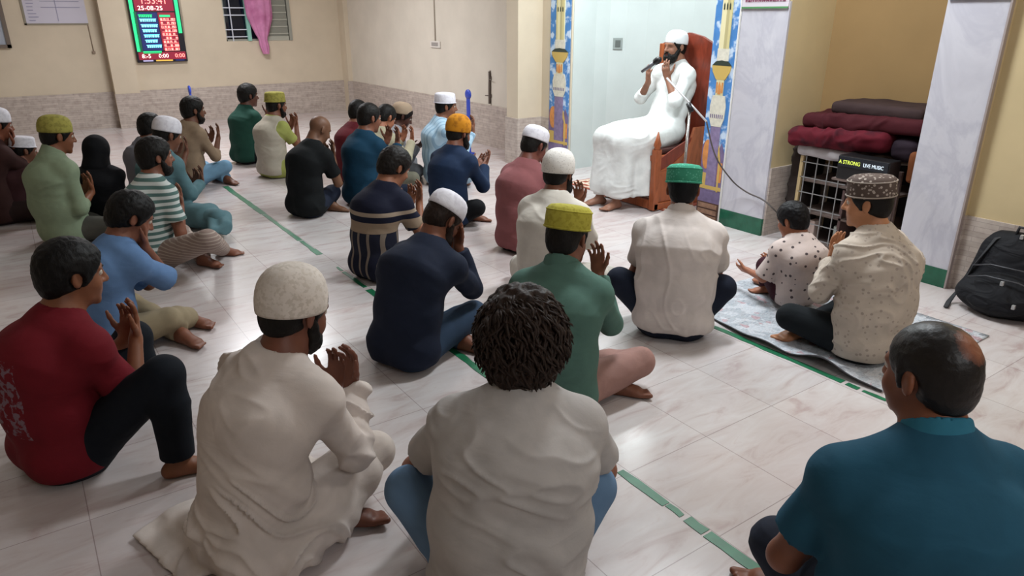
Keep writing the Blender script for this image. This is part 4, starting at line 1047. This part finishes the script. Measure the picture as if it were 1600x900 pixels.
for y in (-.12, .12):
    m = MB(); m.tube([(.08, y * .6, .45), (.02, y * 1.0, .42), (-.03, y * 1.5, .25), (0, y * 1.9, .1), (-.06, y * 2.1, .012), (-.16, y * 1.9, .01)], .014, 8, flat=.35); m.build('strap', plain('strap_black', '1b1c20', .7), bp)
m = MB(); m.tube([(.06, .04, .44), (.06, .03, .5), (.06, -.03, .5), (.06, -.04, .44)], .009, 8); m.build('handle', plain('strap_black', '1b1c20'), bp)

# printed mat with one edge lifted in a fold
def printed_mat():
    t = NT('printed_mat', .55); v = t.obj()
    vo = t.n('ShaderNodeTexVoronoi'); vo.inputs['Scale'].default_value = 26; t.l(v, vo.inputs['Vector'])
    n = t.noise(t.obj((4, 16, 1)), 6, 4, .7, 1)
    c = t.ramp(n, [(.3, hexc('4a4f58')), (.42, hexc('9aa3ad')), (.55, hexc('cdd0d4')), (.62, hexc('7d6a70')), (.72, hexc('b9c0c8'))])
    c2 = t.ramp(vo.outputs['Color'], [(0, hexc('8e979f')), (.45, hexc('c2c6cc')), (.8, hexc('a5565c')), (.88, hexc('3c4149'))], 'CONSTANT')
    t.base(t.mix(.45, c, c2))
    NX, NY = 46, 60; x0, x1, y0, y1 = 2.96, 4.05, 1.36, 2.66; vs = []
    for j in range(NY):
        for i in range(NX):
            u, w_ = i / (NX - 1), j / (NY - 1); x = x0 + (x1 - x0) * u; y = y0 + (y1 - y0) * w_
            x += (1 - u) * (.0 + .42 * max(0, w_ - .55) ** 1.3 + .12 * max(0, .25 - w_))
            ed = max(0, 1 - u * 9); bump = .055 * ed * math.exp(-((w_ - .22) / .10) ** 2) + .02 * ed * math.exp(-((w_ - .5) / .12) ** 2)
            z = .006 + bump + .0035 * (1 + math.sin(w_ * 31 + u * 9) * math.cos(u * 17)) * (1 - .5 * u); vs.append((x, y, z))
    top = len(vs); vs += [(a, b, c_ - .004) for a, b, c_ in vs]; fs = []
    for j in range(NY - 1):
        for i in range(NX - 1):
            a = j * NX + i; fs.append((a, a + 1, a + NX + 1, a + NX)); b = a + top; fs.append((b, b + NX, b + NX + 1, b + 1))
    for j in range(NY - 1): a = j * NX; fs.append((a, a + NX, a + NX + top, a + top)); a += NX - 1; fs.append((a, a + top, a + NX + top, a + NX))
    for i in range(NX - 1): fs.append((i, i + top, i + 1 + top, i + 1)); a = (NY - 1) * NX + i; fs.append((a, a + 1, a + 1 + top, a + top))
    r_ = empty('printed_mat', (3.5, 2.0, 0)); m = MB(); m.add([(a - 3.5, b - 2.0, c_) for a, b, c_ in vs], fs, 0, True); m.build('mat_sheet', t.m, r_)
    m = MB(); m.tube([(vs[j * NX][0] - 3.5, vs[j * NX][1] - 2.0, vs[j * NX][2]) for j in range(NY)], .006, 6, flat=.6); m.build('mat_binding', plain('binding_dark', '241f24', .7), r_)
    tag(r_, 'grey patterned floor mat with dark binding under the man and child', 'mat')
printed_mat()
# ------------------------------------------------------------------ people
WHITE_KNIT = fabric('knit_white', 'dcd8d2', pattern=pat_specks('b9b4ac', 90, .25)); WHITE_CAP = fabric('cap_white', 'dddbe2', pattern=pat_noise('d0cdd5', 40, .5, .6))
CREAM_CAP = fabric('cap_cream', 'd6cdc4', pattern=pat_noise('c9bfb4', 70, .5, .56)); YEL = fabric('cap_yellow', 'b3ab45', pattern=pat_noise('a09838', 60, .5, .6)); OLIVE = fabric('cap_olive', '9c954a', pattern=pat_noise('88813f', 40, .48, .6))
GREENC = fabric('cap_green', '3f9478', pattern=pat_specks('5fae95', 70, .3)); ORANGE = fabric('cap_orange', 'c07f1e', pattern=pat_noise('9b6218', 30, .5, .65)); HATC = fabric('cap_brown', '574a44', pattern=pat_specks('a79c92', 55, .32)); HATB = fabric('cap_band', '9c9187')
CREAMC = fabric('cap_beige', 'a8927c')

def sweep_back(F, locals_):
    P0 = locals_['P0']; s = locals_['s']
    F.cone(P0 + V(-.1, -.08, -.06), P0 + V(.14, -.1, -.06), .09, .09, .08)
# --- near row
person('person in a light grey T-shirt and blue jeans with bushy curly dark hair', (815, 534), .77, 36, .13, side=.045, s=1.0, hs=.985, h=.0065, hair='curly', hairc='30221b',
       shirt='b0aba8', pants='64809e', fat=1.10, shw=1.04, legs='raised', kneeR=('px', 925, 760, .30), kneeL=('px', 640, 765, .30), footR=((.17, .42, .05), (.3, 1, -.1)), footL=((-.17, .42, .05), (-.3, 1, -.1)),
       hands=((.09, .34, .33), (-.09, .34, .33)), elbow=(1.0, -.1, -.8), skinc='8a5238', foldamp=.0122, folddir=(.6, 0, 1), loose=.035, pitch=18)
def kurta_tail_29(F, locals_):
    P0 = locals_['P0']; s = locals_['s']; L3 = locals_['L3']
    a, b, c, d = L3(('px', 300, 790, .02)), L3(('px', 400, 850, .02)), L3(('px', 235, 822, .015)), L3(('px', 330, 888, .015))
    F.cone(P0 + V(0, -.05, -.07), a, .05, (.08, .012), .05, V(1, 0, 0)); F.cone(a, b, (.10, .014), (.10, .014), .03, V(0, 1, 0)); F.cone(c, d, (.06, .009), (.09, .01), .03, V(0, 1, 0))
person('person in an off-white kurta and cream cap, coat tail spread on the floor', (461, 488), .76, 66, .24, side=.03, s=.97, hs=1.05, h=.0065, hyaw=4, pitch=20, hair='short', beard='short',
       shirt='c8bdb6', sleeve='long', pants='c8bdb5', kurta=True, fat=1.0, cap=('round', CREAM_CAP, 12), hands=(('x', 548, 603, .06), ('x', 522, 603, -.06)), folddir=(.7, .4, .8), legs='cross', kneeR=('px', 585, 705, .17), kneeL=(-.28, .32, .12),
       footL=(('px', 528, 800, .055), (.75, .65, 0)), skinc='6e4232', foldamp=.023, curl=.45, sweep=kurta_tail_29, handdir=(-.1, .3, 1))
person('person in a teal blue polo shirt with thinning hair, seated nearest at the right', (1452, 588), .83, 34, .12, s=1.06, hs=1.02, h=.0065, hyaw=-22, pitch=8, hair='thin', hairc='14100f',
       shirt='235066', pants='2a2f3c', fat=1.12, shw=1.08, collar=fabric('collar_teal', '2f6f86'), hands=((.03, .28, .30), (-.03, .28, .30)), kneeL=('px', 1215, 850, .18), kneeR=(.36, .3, .14), skinc='7d4c36', foldamp=.006, loose=.02, elbow=(.8, -.1, -1))
def red_print(t, v, col):
    s = t.n('ShaderNodeSeparateXYZ'); t.l(v, s.inputs[0])
    m = t.math('MULTIPLY', t.math('LESS_THAN', s.outputs[1], -.075), t.math('GREATER_THAN', s.outputs[2], .22))
    m = t.math('MULTIPLY', m, t.math('LESS_THAN', s.outputs[2], .52)); m = t.math('MULTIPLY', m, t.math('LESS_THAN', t.math('ABSOLUTE', s.outputs[0]), .13))
    n = t.noise(v, 38, 3, .6, .5); k = t.ramp(n, [(.5, (0, 0, 0, 1)), (.56, (1, 1, 1, 1))])
    return t.mix(t.math('MULTIPLY', m, k), col, hexc('7a6470'))
person('boy in a dark red T-shirt with grey print on the back and black trousers', (112, 430), .73, 72, .14, side=.02, s=.98, hs=1.03, h=.0065, hyaw=5, pitch=10, hair='thick', hairc='0d0c0d',
       shirt_mat=fabric('tshirt_red', '6a1520', pattern=red_print), pants='10151d', fat=1.1, hands=(('x', 212, 528, .055), ('x', 196, 530, -.06)), legs='raised', kneeR=('px', 256, 585, .40), kneeL=(-.12, .36, .36), skinc='7f5038', foldamp=.009, slouch=1.5, footR=(('px', 280, 722, .05), (.5, 1, -.05)))
# --- second row
def strap(*a): pass
person('person in a navy long-sleeved shirt bowing his face into his hands under a white cap', (692, 343), .66, 70, .30, s=.95, hs=1.0, h=.0065, hyaw=12, pitch=42, hair='short', beard='full', hairc='2a1d17',
       shirt='1b2233', sleeve='long', pants='2c3d52', cap=('dome', WHITE_CAP, 2), hands=(('x', 716, 385, .055), ('x', 700, 392, -.06)), kneeR=('px', 740, 490, .14), footL=((.16, .27, .05), (1, .2, 0)), slouch=1.5, skinc='7b4d3a', foldamp=.008, loose=.01)
person('person in a green long-sleeved shirt with bright yellow cap and pinkish trousers', (886, 372), .745, 55, .13, s=.93, hs=1.0, h=.0065, hyaw=10, pitch=16, hair='short',
       shirt='4f6e64', sleeve='long', pants='9a776f', cap=('pill', YEL, 2), collar=True, hands=((.085, .36, .52), (-.04, .36, .52)), kneeR=('px', 1000, 565, .13), kneeL=(-.28, .28, .12), footL=((.22, .24, .05), (1, .15, 0)), skinc='7b4d3a', foldamp=.009, loose=.015)
person('person in a plain white T-shirt with a green cap, seen squarely from behind', (1067, 298), .755, 48, .11, s=.98, hs=.98, h=.0065, pitch=14, hair='short', hairc='0c0d12',
       shirt='ccc3be', pants='191f2e', cap=('pill', GREENC, 0), collar=True, fat=1.08, shw=1.05, kneeR=('px', 1128, 450, .27), kneeL=('px', 968, 438, .27), hem=.055, hands=((.06, .30, .38), (-.06, .30, .38)), elbow=(.6, -.25, -1), skinc='8a5036', foldamp=.0125, folddir=(1, 0, .2), loose=.02)
person('person in a white kurta with a white knitted cap, seated before the imam', (873, 272), .745, 58, .12, s=.93, hs=1.02, h=.007, hyaw=8, pitch=16, hair='short', beard='full',
       shirt='c6c0b6', sleeve='long', pants='b5b0a8', kurta=True, cap=('round', WHITE_KNIT, 8), hands=((.06, .34, .52), (-.06, .34, .52)), skinc='7b4d3a', loose=.02)
person('person in a dusty pink shirt with a white cap, head bowed', (835, 228), .74, 76, .14, s=.93, hs=1.0, h=.007, hyaw=8, pitch=26, hair='short', shirt='8a5658', sleeve='long', pants='15161a', cap=('dome', WHITE_CAP, 4), skinc='6b3c30', slouch=1.2, loose=.015)
def stripes17(t, v, col):
    s = t.n('ShaderNodeSeparateXYZ'); t.l(v, s.inputs[0]); z = s.outputs[2]
    b = t.ramp(t.math('MULTIPLY', z, 1 / .75), [(0, hexc('15182a')), (.24, hexc('1a1d2c')), (.44, hexc('8d7b68')), (.53, hexc('15182a')), (.58, hexc('9c8d7c')), (.615, hexc('15182a')), (.9, hexc('15182a'))], 'CONSTANT')
    fr = t.math('FRACT', t.math('MULTIPLY', s.outputs[0], 14)); low = t.math('LESS_THAN', z, .33)
    return t.mix(t.math('MULTIPLY', t.math('MULTIPLY', t.math('LESS_THAN', fr, .25), low), .55), b, hexc('9c8d7c'))
person('person in a navy shirt with beige bands, head bowed over raised hands', (616, 262), .69, 74, .20, s=.92, hs=1.02, h=.007, hyaw=10, pitch=30, hair='thick', hairc='1a1512',
       shirt_mat=fabric('shirt_bands', '15182a', pattern=stripes17), pants='1b1d28', hands=(('x', 655, 315, .055), ('x', 640, 320, -.06)), skinc='8a5a42', slouch=1.3, foldamp=.007)
person('person in a navy kurta with an orange cap, palms open', (717, 208), .73, 72, .13, s=.92, hs=1.02, h=.007, hyaw=8, pitch=16, hair='short', beard='full', shirt='1b2b45', sleeve='long', pants='0f1013', kurta=False, cap=('round', ORANGE, 6),
       hands=(('x', 757, 258, .055), ('x', 742, 262, -.06)), kneeR=('px', 745, 325, .16), skinc='7b4d3a', handdir=(-.3, 1, .8))
person('person in a teal blue long-sleeved shirt with black hair, striped shirt man in front', (577, 185), .755, 74, .13, s=.95, hs=1.05, h=.0075, hyaw=10, pitch=12, hair='short', shirt='10354b', sleeve='long', pants='1b2233', skinc='7a4c38')
person('person in a dark red shirt almost hidden behind the teal blue shirt man', (560, 176), .69, 74, .13, s=.93, hs=1.0, h=.009, hair='short', shirt='5a1a22', pants='1b2233', sleeve='long', skinc='7b4d3a')
E_, I_ = person('bald person in a black T-shirt bowing over clasped hands', (499, 203), .70, 72, .20, s=.93, hs=.98, h=.007, hyaw=10, pitch=30, hair=None, shirt='0f1214', pants='1e2434', hands=(('x', 520, 245, .055), ('x', 508, 250, -.06)), kneeR=('px', 520, 300, .14), skinc='6e4c38', slouch=1.4)
person('person in a cream shirt, face lowered, between the teal shirt and the hooded cap', (603, 184), .68, 78, .16, s=.9, hs=1.0, h=.008, pitch=32, hair='short', shirt='a59d85', sleeve='long', pants='6d6a5c', skinc='9a6248')
person('person in a grey checked shirt and beige cap with dark lowered face', (629, 182), .63, 110, .14, s=.9, hs=1.0, h=.008, pitch=30, hair='short', hairc='1a1210', shirt='8d8c90', sleeve='long', pants='77797e', cap=('tall', CREAMC, 20), skinc='4a2c22', hands=(('x', 652, 228, .055), ('x', 640, 232, -.06)), handdir=(-.2, 1, .1))
person('older person in a pale blue shirt and white cap near the blue marker', (697, 167), .76, 112, .10, s=.93, hs=1.0, h=.008, pitch=6, hair='short', shirt_mat=fabric('shirt_paleblue', '9db7c8', pattern=pat_bands([(0, hexc('a7c2d4')), (.7, hexc('88a6bd'))], 0, 22)), sleeve='long', pants='8fa6b8', kurta=True, cap=('flat', WHITE_CAP, 4), skinc='7b4f3a')
person('person in an olive cap with pale vest over a lime shirt', (432, 165), .73, 76, .11, s=.90, hs=1.02, h=.008, hyaw=4, pitch=8, hair='short', beard='short', shirt='9ea35a', sleeve='short', pants='a59a92', kurta=True, vest=fabric('vest_pale', 'b3ab9c'), cap=('flat', OLIVE, 6), hands=(('x', 463, 197, .055), ('x', 455, 198, -.06)), skinc='7b4d3a')
person('person in a dark green T-shirt with black hair, furthest back in the row', (388, 150), .75, 76, .12, s=.92, hs=1.05, h=.008, hyaw=6, pitch=6, hair='thick', shirt='1f443a', sleeve='short', pants='15171a', skinc='5a3528')
person('person in a tan shirt and pale jeans with bare foot, hands raised', (302, 173), .73, 78, .10, s=.9, hs=1.05, h=.008, hyaw=4, pitch=6, hair='thick', beard='short', shirt='8c7863', sleeve='rolled', pants='6f93ad', hands=(('x', 341, 215, .055), ('x', 330, 218, -.06)), kneeR=('px', 352, 260, .17), footL=((.20, .26, .05), (1, .2, 0)), skinc='6d4634')
def teal_cloth(F, locals_):
    L = locals_['L3']; a, b, c, d = L(('px', 330, 330, .16)), L(('px', 372, 376, .03)), L(('px', 335, 385, .03)), L(('px', 352, 340, .12))
    F.cone(a, b, (.03, .03), (.03, .02), .05); F.cone(a, c, .05, .02, .05); F.cone(b, c, .02, .02, .05); F.cone(d, (b + c) / 2, .05, .03, .06)
person('person in a teal kurta and white cap with cloth spread over his knee', (262, 212), .71, 72, .12, s=.9, hs=1.04, h=.008, hyaw=4, pitch=20, hair='short', shirt='56757c', sleeve='long', pants='56757c', kurta=True, cap=('tall', WHITE_CAP, 4), hands=(('x', 315, 285, .055), ('x', 305, 288, -.06)), kneeR=('px', 340, 340, .14), skinc='6d4634', sweep=teal_cloth)
person('person whose black hair shows behind the white cap of the teal kurta man', (236, 200), .66, 76, .12, s=.9, hs=1.0, h=.009, hair='thick', shirt='6a6a70', pants='303238', skinc='6d4634')
person('person in a green and white striped T-shirt and striped trousers, bearded', (243, 246), .735, 72, .12, s=.92, hs=1.02, h=.007, hyaw=8, pitch=4, hair='thick', beard='short',
       shirt_mat=fabric('tshirt_stripes', 'c3c9c6', pattern=pat_bands([(0, hexc('c3c9c6')), (.5, hexc('55706c'))], 2, 24)), pants_mat=fabric('trousers_striped', '8c7a72', pattern=pat_bands([(0, hexc('8c7a72')), (.7, hexc('a79a90'))], 2, 45)),
       hands=(('x', 282, 320, .055), ('x', 272, 322, -.06)), legs='raised', kneeR=('px', 325, 375, .30), kneeL=(-.2, .3, .14), footR=((.12, .42, .05), (.8, .6, -.1)), footL=((.22, .22, .05), (1, .3, 0)), skinc='7b4d3a')
person('boy in a light blue shirt and khaki trousers pressing his face into his hands', (204, 340), .66, 72, .20, s=.88, hs=1.02, h=.007, hyaw=10, pitch=30, hair='thick', hairc='0d0c0d', shirt='5d7ba3', sleeve='elbow', pants='8f8168',
       hands=(('x', 226, 385, .055), ('x', 216, 388, -.06)), kneeR=('px', 262, 500, .13), footL=((.20, .26, .05), (1, .15, 0)), footR=((.02, .40, .05), (1, .4, 0)), skinc='7b4d3a', slouch=1.4)
person('person in a light green shirt and olive cap at the left, hands raised', (90, 213), .78, 72, .08, s=.97, hs=1.06, h=.007, hyaw=6, pitch=12, hair='short', shirt='818f76', sleeve='rolled', pants='4c4a44', fat=1.1, collar=True, cap=('tall', OLIVE, 6), hands=(('x', 143, 300, .055), ('x', 134, 302, -.06)), skinc='7a4a32', loose=.02)
person('child wrapped in a black headscarf and black dress, seen from behind', (152, 236), .60, 35, .05, s=.80, hs=.92, h=.008, hair=None, shirt='0d0e12', sleeve='long', pants='0d0e12', headscarf=fabric('scarf_black', '0b0c10'), hands=((.28, .1, .12), (-.26, .1, .12)), skinc='7b4d3a')
person('boy in a white cap almost hidden behind the light green shirt', (38, 236), .56, 76, .1, s=.78, hs=.88, h=.009, hair='short', shirt='3c2326', pants='26201f', sleeve='long', cap=('flat', WHITE_CAP, 4), skinc='6d4634')
person('person in a dark brown shirt and white cap, leftmost and cut by the frame', (-4, 196), .78, 76, .12, s=.93, hs=1.0, h=.008, hair='short', shirt='3a2422', pants='2a1d1c', sleeve='short', cap=('tall', WHITE_CAP, 4), hands=(('x', 22, 228, .055), ('x', 12, 230, -.06)), skinc='7a4632')
# --- right: man and child on the mat
person('person in a cream printed kurta with an embroidered brown cap, on the mat', (1356, 318), .76, 2, .11, side=-.01, s=.96, hs=1.0, h=.0065, hyaw=-22, pitch=8, hair='short',
       shirt_mat=fabric('kurta_cream', 'b9ada0', pattern=pat_specks('a0948a', 34, .24)), sleeve='long', pants='14191d', kurta=False, cap=('pill', HATC, 2, HATB), hands=(('px', 1312, 405, .40), ('px', 1300, 408, .40)), kneeL=('px', 1235, 495, .14), kneeR=(.34, .24, .13), fat=1.1, skinc='b07a58', foldamp=.015, loose=.02, elbow=(.9, -.1, -1))
person('small child in a white T-shirt with dark leaf print and maroon trousers', (1238, 345), .50, 8, .08, s=.66, hs=.84, h=.006, hyaw=-10, pitch=22, hair='thick', hairc='0d0c10', shirt_mat=fabric('tshirt_leaf', 'c3b4ae', pattern=pat_specks('4f4648', 26, .22)), sleeve='elbow',
       pants='35141f', hands=((.08, .24, .20), (-.12, .26, .16)), handdir=(0, 1, -.1), legs='raised', skinc='9a6248', kneeL=('px', 1196, 415, .17), kneeR=(.1, .24, .2), footL=(('px', 1200, 448, .05), (-.8, .6, -.1)), footR=((.08, .28, .05), (0, 1, 0)), slouch=1.3)
# --- imam
def robe(F, locals_):
    lg = locals_['lg']; Hip = locals_['Hip']; P0 = locals_['P0']
    for sd in (-1, 1):
        K, A, _ = lg[sd]; F.cone(Hip[sd], K, .105, .088, .08); F.cone(K + V(0, 0, -.02), A + V(sd * .02, -.03, .06), .085, .10, .08, clips=((V(0, 0, .13), (0, 0, -1)),))
    F.cone(lg[-1][0] + V(-.06, -.16, -.05), lg[-1][1] + V(-.10, -.22, .08), .08, .10, .08, clips=((V(0, 0, .13), (0, 0, -1)),)); F.cone(P0 + V(-.1, .12, -.02), lg[-1][0] + V(-.05, -.1, 0), .10, .09, .08)
    K = (lg[1][0] + lg[-1][0]) / 2; A = (lg[1][1] + lg[-1][1]) / 2
    F.cone(P0 + V(0, .1, 0), K, (.2, .09), (.2, .08), .06, V(1, 0, 0)); F.cone(K, A + V(0, -.02, .14), (.19, .075), (.24, .085), .06, V(1, 0, 0))
person('bearded person in a long white robe seated in the wooden chair, hands raised', None, 1.345, -88, -.10, root=(4.84, 4.58), s=.98, hs=1.0, h=.0065, hyaw=2, pitch=2, hair='short', beard='full',
       shirt='dfe2e0', sleeve='rolled', pants='d9dbd9', cap=('tall', fabric('cap_imam', 'e6e8ea'), 8), pz=.63, eyes=False, side=.02, hands=(('x', 1013, 128, .14), ('x', 1043, 122, -.05)), legs='cross',
       kneeR=(.13, .56, .60), kneeL=(-.12, .54, .58), footR=((.10, .62, .06), (.3, 1, -.05)), footL=((-.10, .60, .06), (-.1, 1, -.05)), skinc='8a604c', sweep=robe, hem=.0, kurta=True, foldamp=.012, elbow=(.8, .1, -1))
